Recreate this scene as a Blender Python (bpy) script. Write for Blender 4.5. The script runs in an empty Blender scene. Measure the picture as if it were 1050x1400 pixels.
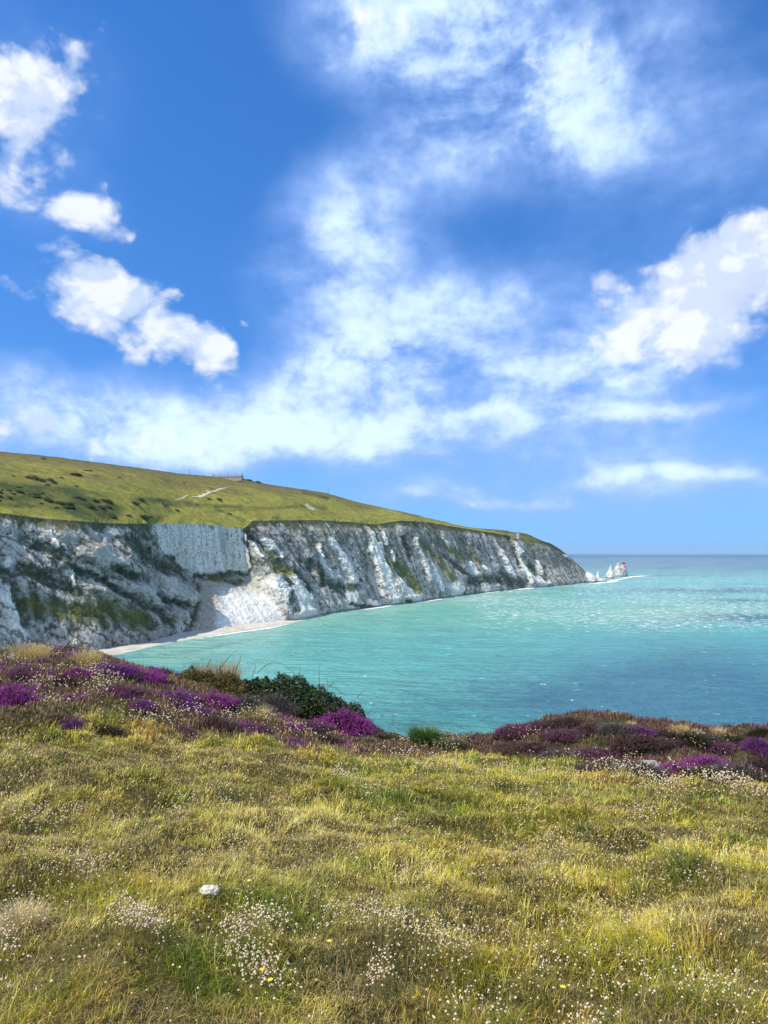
import bpy, math, random
import numpy as np
from mathutils import Vector, Matrix, Euler

R = math.radians
rng = np.random.default_rng(7)
random.seed(7)
scene = bpy.context.scene
COL = scene.collection

# ------------------------------------------------------------------ camera
EYE = 80.0                      # eye height above the sea
FPX = 1018.0                    # focal length in pixels of the 1050x1400 photograph
PITCH = math.atan2(55.0, FPX)   # eye level lies at y = 755
cam = bpy.data.cameras.new("camera")
cam.sensor_fit = 'VERTICAL'
cam.sensor_height = 36.0
cam.lens = 36.0 * FPX / 1400.0
cam.clip_start = 0.1
cam.clip_end = 200000.0
cam_ob = bpy.data.objects.new("camera", cam)
COL.objects.link(cam_ob)
cam_ob.location = (0, 0, EYE)
cam_ob.rotation_euler = (math.pi / 2 + PITCH, 0, 0)
scene.camera = cam_ob

# ------------------------------------------------------------------ sun and exposure
SUN_EL = R(53)
SUN_AZ = R(-121)                # clockwise from +Y: the sun stands high on the left
sun = bpy.data.lights.new("sun", 'SUN')
sun.energy = 5.0
sun.angle = R(0.5)
sun.color = (1.0, 0.93, 0.80)
sun_ob = bpy.data.objects.new("sun", sun)
COL.objects.link(sun_ob)
sd = Vector((math.sin(SUN_AZ) * math.cos(SUN_EL), math.cos(SUN_AZ) * math.cos(SUN_EL), math.sin(SUN_EL)))
sun_ob.rotation_euler = (-sd).to_track_quat('-Z', 'Y').to_euler()
sun_ob.location = sd * 500
scene.view_settings.view_transform = 'Standard'
scene.view_settings.look = 'None'
scene.view_settings.gamma = 1.0
scene.view_settings.exposure = 0.30
scene.cycles.max_bounces = 6
scene.cycles.diffuse_bounces = 3
scene.cycles.glossy_bounces = 2
scene.cycles.transmission_bounces = 3
scene.cycles.volume_bounces = 0
scene.cycles.use_denoising = True


# ------------------------------------------------------------------ pixel rays (to find where traced points stand)
FW = np.array([0, math.cos(PITCH), math.sin(PITCH)])
UP = np.array([0, -math.sin(PITCH), math.cos(PITCH)])


def ray(px, py):
    a = (np.asarray(px, float) - 525.0) / FPX
    b = (700.0 - np.asarray(py, float)) / FPX
    return np.stack([a, FW[1] + b * UP[1], FW[2] + b * UP[2]], -1)


def at_depth(px, py, Y):
    d = ray(px, py)
    t = np.asarray(Y, float) / d[..., 1]
    return d * t[..., None] + np.array([0, 0, EYE])


def at_sea(px, py, z=0.0):
    d = ray(px, py)
    t = (z - EYE) / d[..., 2]
    return d * t[..., None] + np.array([0, 0, EYE])


def project(P):
    q = P - np.array([0, 0, EYE])
    w = q @ FW
    return 525.0 + FPX * q[..., 0] / w, 700.0 - FPX * (q @ UP) / w


def azel(px, py):
    d = ray(px, py)
    d = d / np.linalg.norm(d)
    return math.atan2(d[0], d[1]), math.asin(d[2])


# ------------------------------------------------------------------ node helpers
class NT:
    def __init__(self, tree):
        self.t = tree
        self.n = tree.nodes
        self.l = tree.links

    def new(self, typ, **kw):
        nd = self.n.new(typ)
        for k, v in kw.items():
            setattr(nd, k, v)
        return nd

    def put(self, sock, v):
        if isinstance(v, bpy.types.NodeSocket):
            self.l.new(v, sock)
        elif v is not None:
            sock.default_value = v

    def math(self, op, a, b=None, c=None, clamp=False):
        nd = self.new('ShaderNodeMath', operation=op, use_clamp=clamp)
        for i, v in enumerate((a, b, c)):
            if v is not None:
                self.put(nd.inputs[i], v)
        return nd.outputs[0]

    def step(self, v, lo, hi, a=0.0, b=1.0, smooth=True):
        nd = self.new('ShaderNodeMapRange', interpolation_type='SMOOTHSTEP' if smooth else 'LINEAR')
        for i, x in enumerate((v, lo, hi, a, b)):
            self.put(nd.inputs[i], x)
        return nd.outputs[0]

    def noise(self, vec, scale, detail=4.0, rough=0.5, dist=0.0):
        nd = self.new('ShaderNodeTexNoise')
        self.put(nd.inputs['Vector'], vec)
        nd.inputs['Scale'].default_value = scale
        nd.inputs['Detail'].default_value = detail
        nd.inputs['Roughness'].default_value = rough
        nd.inputs['Distortion'].default_value = dist
        return nd.outputs['Fac']

    def mix(self, f, a, b, blend='MIX'):
        nd = self.new('ShaderNodeMix', data_type='RGBA', blend_type=blend)
        self.put(nd.inputs[0], f)
        self.put(nd.inputs[6], a)
        self.put(nd.inputs[7], b)
        return nd.outputs[2]

    def mapping(self, vec, scale=(1, 1, 1), rot=(0, 0, 0), loc=(0, 0, 0), typ='POINT'):
        nd = self.new('ShaderNodeMapping', vector_type=typ)
        self.put(nd.inputs['Vector'], vec)
        nd.inputs['Scale'].default_value = scale
        nd.inputs['Rotation'].default_value = rot
        nd.inputs['Location'].default_value = loc
        return nd.outputs[0]

    def length(self, vec):
        nd = self.new('ShaderNodeVectorMath', operation='LENGTH')
        self.put(nd.inputs[0], vec)
        return nd.outputs['Value']

    def vadd(self, a, b, op='ADD'):
        nd = self.new('ShaderNodeVectorMath', operation=op)
        self.put(nd.inputs[0], a)
        self.put(nd.inputs[1], b)
        return nd.outputs[0]


def rgba(r, g, b):
    return (r, g, b, 1.0)


# ------------------------------------------------------------------ sky: Nishita with clouds placed by compass direction
world = bpy.data.worlds.new("World")
scene.world = world
world.use_nodes = True
W = NT(world.node_tree)
W.n.clear()
sky = W.new('ShaderNodeTexSky', sky_type='NISHITA')
sky.sun_disc = False
sky.sun_elevation = SUN_EL
sky.sun_rotation = SUN_AZ
sky.altitude = 80
sky.air_density = 1.0
sky.dust_density = 0.0
sky.ozone_density = 4.0
hsv = W.new('ShaderNodeHueSaturation')
hsv.inputs['Hue'].default_value = 0.507
hsv.inputs['Saturation'].default_value = 1.28
hsv.inputs['Value'].default_value = 1.4
W.l.new(sky.outputs[0], hsv.inputs['Color'])
tc = W.new('ShaderNodeTexCoord')
# clear sea air: the low sky keeps the blue of the sky a little higher up
lift = W.new('ShaderNodeVectorMath', operation='MULTIPLY_ADD')
W.l.new(tc.outputs['Generated'], lift.inputs[0])
lift.inputs[1].default_value = (1, 1, 0.8)
lift.inputs[2].default_value = (0, 0, 0.20)
W.l.new(lift.outputs[0], sky.inputs[0]) if sky.inputs else None
sep = W.new('ShaderNodeSeparateXYZ')
W.l.new(tc.outputs['Generated'], sep.inputs[0])
az = W.math('ARCTAN2', sep.outputs[0], sep.outputs[1])
el = W.math('ARCSINE', sep.outputs[2])
cmb = W.new('ShaderNodeCombineXYZ')
W.put(cmb.inputs[0], az)
W.put(cmb.inputs[1], el)
ang = cmb.outputs[0]
# warp the directions a little so that blob outlines break up
wn = W.new('ShaderNodeTexNoise')
W.put(wn.inputs['Vector'], ang)
wn.inputs['Scale'].default_value = 5.0
wn.inputs['Detail'].default_value = 3.0
wv = W.vadd(wn.outputs['Color'], (0.5, 0.5, 0.5), 'SUBTRACT')
wsc = W.new('ShaderNodeVectorMath', operation='SCALE')
W.put(wsc.inputs[0], wv)
wsc.inputs['Scale'].default_value = 0.10
wang = W.vadd(ang, wsc.outputs[0])


def blobs(items, grow):
    tot = None
    for px, py, rx, ry, rot, amp in items:
        a, e = azel(px, py)
        v = W.mapping(wang, scale=(grow * rx / FPX, grow * ry / FPX, 1.0), rot=(0, 0, R(rot)), loc=(a, e, 0), typ='TEXTURE')
        m = W.step(W.length(v), 1.0, 0.0, 0.0, amp)
        tot = m if tot is None else W.math('ADD', tot, m)
    return tot


# (pixel centre, radii, tilt anticlockwise, strength)
crisp = blobs([
    (135, 395, 90, 62, -10, 1.1), (200, 445, 120, 56, -34, 1.0), (275, 488, 70, 38, -15, .95), (160, 470, 120, 30, -10, .5), (50, 420, 110, 28, -22, .6),
    (55, 265, 150, 60, -14, .95), (80, 90, 130, 80, 40, .85), (15, 140, 100, 80, 0, .8), (130, 300, 70, 25, -15, .5),
    (1000, 330, 85, 75, 20, 1.1), (970, 395, 130, 80, 25, .9), (880, 430, 150, 90, 10, .8), (1060, 430, 120, 120, 0, .85), (825, 375, 75, 48, 0, .8), (760, 490, 130, 60, 10, .55), (920, 490, 120, 60, 0, .5),
    (840, 605, 55, 24, 0, .65), 
    (520, 668, 60, 26, 0, .65), (690, 676, 95, 18, 0, .5),
    (150, 595, 170, 44, 0, .7), (300, 545, 90, 34, -8, .65), (40, 580, 90, 34, 0, .65), (430, 575, 80, 40, 0, .55), (300, 610, 120, 24, 0, .5),
    (500, 15, 130, 50, -20, .7), (690, 130, 100, 90, -30, .6), (770, 60, 120, 80, -20, .6), (600, 40, 120, 50, 0, .5), (745, 245, 40, 40, 0, .4), (420, 500, 110, 40, 20, .45), (580, 500, 100, 40, 0, .35), (730, 540, 90, 40, 0, .5),
], 1.3)
soft = blobs([
    (520, 440, 190, 120, 20, 1.0), (650, 410, 190, 60, 22, .6), (440, 500, 130, 70, 20, .7), (760, 490, 240, 100, 0, .7),
    (680, 75, 240, 160, -20, 1.25), (540, 10, 200, 70, -5, .8), (490, 290, 220, 100, 35, .8), (760, 170, 120, 110, 0, .4),
    (250, 605, 420, 60, 3, .9), (120, 570, 260, 60, 0, .7), (420, 610, 260, 34, 5, .7), (620, 560, 330, 90, 0, .55),
    (930, 440, 220, 150, 20, .8), (980, 610, 200, 60, 0, .22), (900, 560, 170, 14, 4, .5), (620, 572, 150, 12, 3, .4), (860, 655, 160, 12, 2, .4), (560, 668, 130, 24, 8, .55), (680, 682, 120, 14, -2, .5), (1030, 640, 110, 22, 0, .4), (620, 530, 260, 60, 0, .4), (70, 520, 130, 30, 0, .4), (720, 660, 320, 50, 0, .45),
    (130, 440, 150, 50, -28, .35), (60, 110, 150, 130, 0, .5), (60, 280, 150, 60, -10, .4), (930, 130, 250, 130, -30, .68), (820, 640, 420, 100, 0, .30), (850, 700, 420, 60, 0, .30), (430, 330, 120, 100, 40, .3), (460, 60, 140, 80, -20, .4), (200, 560, 300, 60, 0, .4),
], 1.35)
# unseen white cloud added at the sides and behind, to whiten the fill light
absaz = W.math('ABSOLUTE', az)
soft = W.math('ADD', soft, W.step(absaz, 0.62, 1.25, 0.0, 1.15))
n1v = W.mapping(ang, scale=(1.0, 1.35, 1.0))
vor = W.new('ShaderNodeTexVoronoi', feature='F1')
W.put(vor.inputs['Vector'], W.mapping(wang, scale=(1.0, 1.25, 1.0)))
vor.inputs['Scale'].default_value = 15.0
vor.inputs['Detail'].default_value = 3.0
vor.inputs['Roughness'].default_value = 0.55
puff = W.math('SUBTRACT', 0.42, vor.outputs['Distance'])
n1 = W.noise(n1v, 9.0, 9.0, 0.56, 0.25)
n1b = W.noise(W.vadd(n1v, (-0.022, 0.026, 0.0)), 9.0, 6.0, 0.56, 0.25)
n2v = W.mapping(ang, scale=(0.8, 1.5, 1.0), rot=(0, 0, R(-28)))
n2 = W.noise(n2v, 5.0, 9.0, 0.6, 0.35)
n3 = W.noise(n1v, 30.0, 6.0, 0.6, 0.2)
cf = W.math('ADD', W.math('MULTIPLY', crisp, 1.2), W.math('ADD', W.math('MULTIPLY', W.math('SUBTRACT', n1, 0.5), 2.0), W.math('ADD', W.math('MULTIPLY', puff, 1.0), W.math('MULTIPLY', W.math('SUBTRACT', n3, 0.5), 1.0))))
a_c = W.step(cf, 0.15, 1.05)
sf = W.math('MULTIPLY', soft, W.math('ADD', W.step(n2, 0.28, 0.72, 0.45, 1.3, False), W.math('ADD', W.math('MULTIPLY', W.math('SUBTRACT', n1, 0.45), 0.75), W.math('ADD', W.math('MULTIPLY', W.math('ADD', puff, 0.05), 0.2), W.math('MULTIPLY', W.math('SUBTRACT', n3, 0.5), 0.55)))))
a_s = W.step(sf, 0.05, 1.15, 0.0, 0.94)
lit = W.math('ADD', 0.02, W.math('ADD', W.math('MULTIPLY', W.step(W.math('SUBTRACT', n1, n1b), -0.08, 0.08), 0.75), W.math('MULTIPLY', W.step(puff, -0.2, 0.15), 0.35)))
dens = W.step(cf, 0.45, 1.5)
c_col = W.mix(W.math('MAXIMUM', lit, W.math('MULTIPLY', dens, 0.3)), rgba(3.5, 4.4, 6.2), rgba(6.8, 6.95, 7.0))
s_col = W.mix(W.step(sf, 0.55, 1.45), rgba(2.3, 3.6, 6.9), rgba(5.3, 6.6, 7.0))
low = W.step(el, 0.26, 0.0, 0.0, 0.62)
skyc = W.mix(low, hsv.outputs[0], rgba(1.75, 3.85, 6.2))
m1 = W.mix(a_s, skyc, s_col)
m2 = W.mix(W.math('MULTIPLY', a_c, 0.95), m1, c_col)
bg = W.new('ShaderNodeBackground')
W.put(bg.inputs['Color'], m2)
bg.inputs['Strength'].default_value = 0.13
wo = W.new('ShaderNodeOutputWorld')
W.l.new(bg.outputs[0], wo.inputs['Surface'])
world.cycles.sampling_method = 'MANUAL'
world.cycles.sample_map_resolution = 1024

# ------------------------------------------------------------------ noise in numpy
_perm = np.random.default_rng(11).permutation(256).astype(np.int32)
_perm = np.concatenate([_perm, _perm])
_g = np.random.default_rng(5).normal(size=(256, 3)).astype(np.float32)
_g /= np.linalg.norm(_g, axis=1)[:, None]


def perlin(x, y, z=None):
    x = np.asarray(x, np.float32)
    y = np.asarray(y, np.float32)
    z = np.zeros_like(x) + np.float32(0.37) if z is None else np.asarray(z, np.float32)
    x, y, z = np.broadcast_arrays(x, y, z)
    xi, yi, zi = np.floor(x), np.floor(y), np.floor(z)
    xf, yf, zf = x - xi, y - yi, z - zi
    xi = xi.astype(np.int32) & 255
    yi = yi.astype(np.int32) & 255
    zi = zi.astype(np.int32) & 255
    fu = lambda t: t * t * t * (t * (t * 6 - 15) + 10)
    u, v, w = fu(xf), fu(yf), fu(zf)
    out = 0
    for dx in (0, 1):
        for dy in (0, 1):
            for dz in (0, 1):
                h = _perm[_perm[_perm[(xi + dx) & 255] + ((yi + dy) & 255)] + ((zi + dz) & 255)]
                gr = _g[h]
                d = gr[..., 0] * (xf - dx) + gr[..., 1] * (yf - dy) + gr[..., 2] * (zf - dz)
                out = out + d * (u if dx else 1 - u) * (v if dy else 1 - v) * (w if dz else 1 - w)
    return out * 1.5


def fbm(x, y, z=None, o=4, g=0.5):
    s, a, t = 0, 1.0, 0
    f = 1.0
    for i in range(o):
        s = s + a * perlin(x * f + 17.3 * i, y * f + 9.1 * i, None if z is None else z * f + 3.7 * i)
        t += a
        a *= g
        f *= 2.03
    return s / t


def ridged(x, y, z=None, o=3):
    s, a, t, f = 0, 1.0, 0, 1.0
    for i in range(o):
        s = s + a * (1 - 2.0 * np.abs(perlin(x * f + 31.7 * i, y * f + 5.3 * i, None if z is None else z * f)))
        t += a
        a *= 0.5
        f *= 2.1
    return s / t


def sstep(x, a, b):
    t = np.clip((x - a) / (b - a), 0, 1)
    return t * t * (3 - 2 * t)


def lerp(a, b, t):
    return a + (b - a) * t


def mixc(a, b, t):
    return a + (np.asarray(b, float) - a) * t[..., None]


# ------------------------------------------------------------------ object helpers
def link(o, parent=None):
    COL.objects.link(o)
    if parent is not None:
        o.parent = parent
    return o


def make_mesh(name, V, F, mats, parent=None, col=None, smooth=False, mi=None, extra=None):
    """V (n,3); F a list of int arrays, each (m,k): one mesh object."""
    me = bpy.data.meshes.new(name)
    V = np.ascontiguousarray(V, np.float32)
    F = [np.asarray(f, np.int32) for f in (F if isinstance(F, list) else [F])]
    loops = np.concatenate([f.ravel() for f in F])
    sizes = np.concatenate([np.full(len(f), f.shape[1], np.int32) for f in F])
    starts = np.concatenate([[0], np.cumsum(sizes)[:-1]]).astype(np.int32)
    me.vertices.add(len(V))
    me.vertices.foreach_set('co', V.ravel())
    me.loops.add(len(loops))
    me.loops.foreach_set('vertex_index', loops)
    me.polygons.add(len(sizes))
    me.polygons.foreach_set('loop_start', starts)
    if smooth:
        me.polygons.foreach_set('use_smooth', np.ones(len(sizes), bool))
    if mi is not None:
        me.polygons.foreach_set('material_index', np.asarray(mi, np.int32))
    me.update(calc_edges=True)
    if col is not None:
        c = np.ones((len(V), 4), np.float32)
        c[:, :3] = col
        at = me.color_attributes.new('col', 'FLOAT_COLOR', 'POINT')
        at.data.foreach_set('color', c.ravel())
    for k, v in (extra or {}).items():
        at = me.attributes.new(k, 'FLOAT', 'POINT')
        at.data.foreach_set('value', np.ascontiguousarray(v, np.float32).ravel())
    for m in (mats if isinstance(mats, (list, tuple)) else [mats]):
        me.materials.append(m)
    o = bpy.data.objects.new(name, me)
    return link(o, parent)


def grid_faces(nr, nc):
    i = np.arange(nr * nc).reshape(nr, nc)
    return np.stack([i[:-1, :-1], i[:-1, 1:], i[1:, 1:], i[1:, :-1]], -1).reshape(-1, 4)


def tag(o, label=None, cat=None, group=None, kind=None):
    if label:
        o['label'] = label
    if cat:
        o['category'] = cat
    if group:
        o['group'] = group
    if kind:
        o['kind'] = kind
    return o


def thing(name, loc, label, cat, group=None, rz=0.0, scale=(1, 1, 1)):
    o = bpy.data.objects.new(name, None)
    o.empty_display_size = 0.1
    link(o)
    o.location = loc
    o.rotation_euler = (0, 0, rz)
    o.scale = scale
    return tag(o, label, cat, group)


class MB:
    """collects simple solids, built as one mesh"""

    def __init__(self):
        self.v = []
        self.f = []

    def add(self, vs, fs):
        b = len(self.v)
        self.v += [tuple(x) for x in vs]
        self.f += [tuple(b + i for i in f) for f in fs]

    def box(self, x0, x1, y0, y1, z0, z1):
        self.add([(x0, y0, z0), (x1, y0, z0), (x1, y1, z0), (x0, y1, z0), (x0, y0, z1), (x1, y0, z1), (x1, y1, z1), (x0, y1, z1)],
                 [(0, 3, 2, 1), (4, 5, 6, 7), (0, 1, 5, 4), (1, 2, 6, 5), (2, 3, 7, 6), (3, 0, 4, 7)])

    def lathe(self, prof, n=16, c=(0, 0)):
        b = []
        for r, z in prof:
            for k in range(n):
                a = 2 * math.pi * k / n
                b.append((c[0] + r * math.cos(a), c[1] + r * math.sin(a), z))
        fs = []
        for i in range(len(prof) - 1):
            for k in range(n):
                k2 = (k + 1) % n
                fs.append((i * n + k, i * n + k2, (i + 1) * n + k2, (i + 1) * n + k))
        fs.append(tuple(range(n))[::-1])
        fs.append(tuple((len(prof) - 1) * n + k for k in range(n)))
        self.add(b, fs)

    def tube(self, pts, rads, n=6):
        pts = [Vector(p) for p in pts]
        ring = []
        for i, p in enumerate(pts):
            d = (pts[min(i + 1, len(pts) - 1)] - pts[max(i - 1, 0)]).normalized()
            a = d.orthogonal().normalized()
            b = d.cross(a)
            r = rads[i] if hasattr(rads, '__len__') else rads
            ring += [p + a * (r * math.cos(2 * math.pi * k / n)) + b * (r * math.sin(2 * math.pi * k / n)) for k in range(n)]
        fs = []
        for i in range(len(pts) - 1):
            for k in range(n):
                k2 = (k + 1) % n
                fs.append((i * n + k, i * n + k2, (i + 1) * n + k2, (i + 1) * n + k))
        fs.append(tuple(range(n))[::-1])
        fs.append(tuple((len(pts) - 1) * n + k for k in range(n)))
        self.add(ring, fs)

    def build(self, name, mat, parent=None, smooth=False):
        me = bpy.data.meshes.new(name)
        me.from_pydata(self.v, [], self.f)
        me.update()
        if smooth:
            for p in me.polygons:
                p.use_smooth = True
        me.materials.append(mat)
        return link(bpy.data.objects.new(name, me), parent)


# ------------------------------------------------------------------ materials
def mat(name, rough=0.9, spec=0.3):
    m = bpy.data.materials.new(name)
    m.use_nodes = True
    N = NT(m.node_tree)
    b = N.n['Principled BSDF']
    b.inputs['Roughness'].default_value = rough
    b.inputs['Specular IOR Level'].default_value = spec
    return m, N, b


def col_mat(name, scale=0.3, lo=0.7, hi=1.3, bump=0.0, bscale=1.0, rough=0.95, spec=0.1, stretch=(1, 1, 1), contrast=(0.3, 0.7)):
    """surface colour from the mesh's own colour attribute, broken up by noise"""
    m, N, b = mat(name, rough, spec)
    at = N.new('ShaderNodeAttribute', attribute_name='col')
    geo = N.new('ShaderNodeNewGeometry')
    p = N.mapping(geo.outputs['Position'], scale=stretch)
    f = N.step(N.noise(p, scale, 6.0, 0.65), contrast[0], contrast[1], lo, hi, False)
    v = N.new('ShaderNodeVectorMath', operation='SCALE')
    N.put(v.inputs[0], at.outputs['Color'])
    N.put(v.inputs['Scale'], f)
    N.put(b.inputs['Base Color'], v.outputs[0])
    if bump:
        bp = N.new('ShaderNodeBump')
        bp.inputs['Strength'].default_value = 1.0
        bp.inputs['Distance'].default_value = bump
        N.put(bp.inputs['Height'], N.noise(p, bscale, 7.0, 0.65))
        N.put(b.inputs['Normal'], bp.outputs[0])
    return m


def plain_mat(name, c1, c2, scale=4.0, rough=0.9, spec=0.2, bump=0.0):
    m, N, b = mat(name, rough, spec)
    tcx = N.new('ShaderNodeTexCoord')
    f = N.noise(tcx.outputs['Object'], scale, 5.0, 0.6)
    N.put(b.inputs['Base Color'], N.mix(N.step(f, 0.3, 0.7), rgba(*c1), rgba(*c2)))
    if bump:
        bp = N.new('ShaderNodeBump')
        bp.inputs['Distance'].default_value = bump
        N.put(bp.inputs['Height'], f)
        N.put(b.inputs['Normal'], bp.outputs[0])
    return m


def leaf_mat(name, c1=None, c2=None, trans=0.35, rough=0.6, vary=0.35):
    """thin plant matter: lets some light through; colour from 'col' or from two tones"""
    m, N, b = mat(name, rough, 0.25)
    if c1 is None:
        base = N.new('ShaderNodeAttribute', attribute_name='col').outputs['Color']
    else:
        gi = N.new('ShaderNodeNewGeometry')
        base = N.mix(gi.outputs['Random Per Island'], rgba(*c1), rgba(*c2))
    N.put(b.inputs['Base Color'], base)
    tr = N.new('ShaderNodeBsdfTranslucent')
    N.put(tr.inputs['Color'], base)
    mx = N.new('ShaderNodeMixShader')
    mx.inputs[0].default_value = trans
    N.l.new(b.outputs[0], mx.inputs[1])
    N.l.new(tr.outputs[0], mx.inputs[2])
    out = [n for n in N.n if n.type == 'OUTPUT_MATERIAL'][0]
    N.l.new(mx.outputs[0], out.inputs['Surface'])
    return m


# ================================================================== HEADLAND
# columns along the coast: cliff foot (x, y), cliff edge (x, y), setback of the edge, hilltop (x, y), setback of the hilltop
CT = np.array([
    (-420, 1010, -520, 690, 40, -480, 575, 260), (-260, 985, -330, 690, 40, -300, 588, 270), (-100, 938, -140, 694, 40, -120, 603, 290),
    (0, 908, -20, 699, 40, 0, 617, 300), (60, 900, 50, 708, 45, 80, 625, 322), (120, 893, 110, 713, 50, 140, 633, 345),
    (190, 882, 170, 716, 50, 200, 641, 350), (255, 867, 215, 715.5, 42, 250, 648, 345), (330, 857, 275, 716.5, 42, 300, 652, 340),
    (384, 851, 334, 723, 42, 345, 657.5, 320), (408, 848, 345, 712, 42, 365, 662, 310), (440, 841, 385, 711.5, 42, 400, 667, 305),
    (475, 835, 430, 711, 42, 445, 673.5, 300), (520, 828.5, 480, 714, 42, 490, 687, 290), (555, 825, 512, 717, 46, 520, 693, 285),
    (580, 821.5, 545, 711.5, 46, 555, 702, 260), (620, 815.5, 585, 714.5, 50, 600, 713, 210), (660, 810.5, 630, 722, 50, 640, 721, 160),
    (710, 805, 680, 730, 50, 690, 725.0, 110), (750, 802, 715, 737, 50, 716, 729.5, 80), (778, 799.5, 745, 743, 40, 750, 741.5, 50),
    (795, 797, 770, 757, 35, 774, 756, 35), (806, 796, 789, 774, 20, 791, 773.5, 22), (814, 795.5, 804, 786, 12, 805, 786, 13), (818, 795, 813, 793, 6, 813.5, 793, 8)], float)


def smooth_rows(a, k):
    ker = np.exp(-np.linspace(-2.2, 2.2, 2 * k + 1) ** 2)
    ker /= ker.sum()
    p = np.concatenate([2 * a[:1] - a[1:k + 1][::-1], a, 2 * a[-1:] - a[-k - 1:-1][::-1]])
    return np.apply_along_axis(lambda c: np.convolve(c, ker, 'valid'), 0, p)


NU = 1700
_w = np.concatenate([[0], np.cumsum(np.maximum(np.diff(CT[:, 0]), 14) * np.where(CT[:-1, 0] < -90, 0.35, 1.0))])
_u = np.linspace(0, _w[-1], NU)
cols = np.stack([np.interp(_u, _w, CT[:, k]) for k in range(8)], -1)
cs = smooth_rows(cols, 34)
cs_top = smooth_rows(cols, 9)
foot = at_sea(cs[:, 0], cs[:, 1])
edge = at_depth(cs_top[:, 2], cs_top[:, 3], foot[:, 1] + cs[:, 4])
ridge = at_depth(cs[:, 5], cs[:, 6], foot[:, 1] + cs[:, 7])
_n = (fbm(np.arange(NU) / 34.0, np.zeros(NU) + 8, None, 4) * 7 * sstep(cs[:, 0], 700, 760) * np.clip(edge[:, 2] / 70, 0, 1))
edge[:, 2] += _n
ridge[:, 2] += _n * .8
tang = np.gradient(smooth_rows(foot, 60), axis=0)
tang[:, 2] = 0
tang /= np.linalg.norm(tang, axis=1)[:, None]
sea_n = np.stack([tang[:, 1], -tang[:, 0], 0 * tang[:, 0]], -1)
arc = np.concatenate([[0], np.cumsum(np.linalg.norm(np.diff(foot, axis=0), axis=1))])


def poly_d(px, py, poly):
    """signed distance, positive inside"""
    d = np.full(px.shape, 1e9)
    ins = np.zeros(px.shape, bool)
    n = len(poly)
    for i in range(n):
        x0, y0 = poly[i]
        x1, y1 = poly[(i + 1) % n]
        ex, ey = x1 - x0, y1 - y0
        t = np.clip(((px - x0) * ex + (py - y0) * ey) / (ex * ex + ey * ey + 1e-9), 0, 1)
        d = np.minimum(d, np.hypot(px - x0 - t * ex, py - y0 - t * ey))
        if y0 != y1:
            c = ((y0 > py) != (y1 > py)) & (px < (x1 - x0) * (py - y0) / (y1 - y0) + x0)
            ins ^= c
    return np.where(ins, d, -d)


def area(px, py, poly, soft=3.0):
    return sstep(poly_d(px, py, poly), -soft, soft)


def stroke(px, py, pts, w, soft=0.7):
    d = np.full(px.shape, 1e9)
    for (x0, y0), (x1, y1) in zip(pts[:-1], pts[1:]):
        ex, ey = x1 - x0, y1 - y0
        t = np.clip(((px - x0) * ex + (py - y0) * ey) / (ex * ex + ey * ey + 1e-9), 0, 1)
        d = np.minimum(d, np.hypot(px - x0 - t * ex, py - y0 - t * ey))
    return 1 - sstep(d, w * 0.5 * (1 - soft), w * 0.5 * (1 + soft))


NV = 270
vv = np.linspace(0, 1, NV)[:, None]
S = np.broadcast_to(arc[None, :], (NV, NU))
bx = cs[:, 0][None, :]
scree_w = sstep(bx, 205, 285) * (1 - sstep(bx, 372, 396))
hf0 = 0.95 * vv ** 0.92 + 0.05 * vv
hf1 = np.where(vv < 0.47, 0.86 * (vv / 0.47) ** 1.15, 0.86 + 0.14 * (vv - 0.47) / 0.53)
hf = lerp(hf0, hf1, scree_w)
P = np.empty((NV, NU, 3))
P[..., 0] = lerp(foot[None, :, 0], edge[None, :, 0], hf)
P[..., 1] = lerp(foot[None, :, 1], edge[None, :, 1], hf)
P[..., 2] = lerp(-1.0, edge[None, :, 2], vv)
px, py = project(P)
jx = fbm(P[..., 0] / 14, P[..., 1] / 14, P[..., 2] / 14, 4, .6)
jy = fbm(P[..., 0] / 14 + 50, P[..., 1] / 14, P[..., 2] / 14, 4, .6)
jam = np.clip(6000.0 / P[..., 1], 3, 9)
qx, qy = px + jx * jam, py + jy * jam * 0.9

SLAB = [(206, 716), (214, 710), (334, 719), (330, 736), (338, 752), (335, 770), (341, 780), (322, 789), (302, 781), (285, 788), (268, 781), (247, 778), (236, 762), (219, 748), (214, 730)]
SCREE = [(268, 792), (300, 787), (336, 786), (350, 797), (372, 822), (390, 850), (384, 856), (310, 862), (262, 872), (262, 846), (272, 815)]
slab = area(px + jx * jam * 1.3, py + jy * jam * .9, SLAB, 4.0)
scree = area(qx, qy, SCREE, 4.0)
ROUND = [[(105, 790), (130, 795), (185, 820), (182, 828), (140, 818), (108, 806)], [(152, 787), (178, 790), (206, 800), (213, 822), (198, 826), (165, 810)],
         [(205, 780), (225, 779), (250, 790), (270, 812), (262, 830), (222, 818), (208, 800)], [(198, 823), (258, 834), (254, 852), (225, 846)],
         [(60, 712), (92, 716), (104, 742), (70, 735)], [(95, 745), (140, 735), (172, 760), (178, 778), (140, 782), (105, 768)]]
rnd = sum(np.clip(poly_d(qx, qy, p) / 9.0, 0, 1) for p in ROUND)
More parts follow.
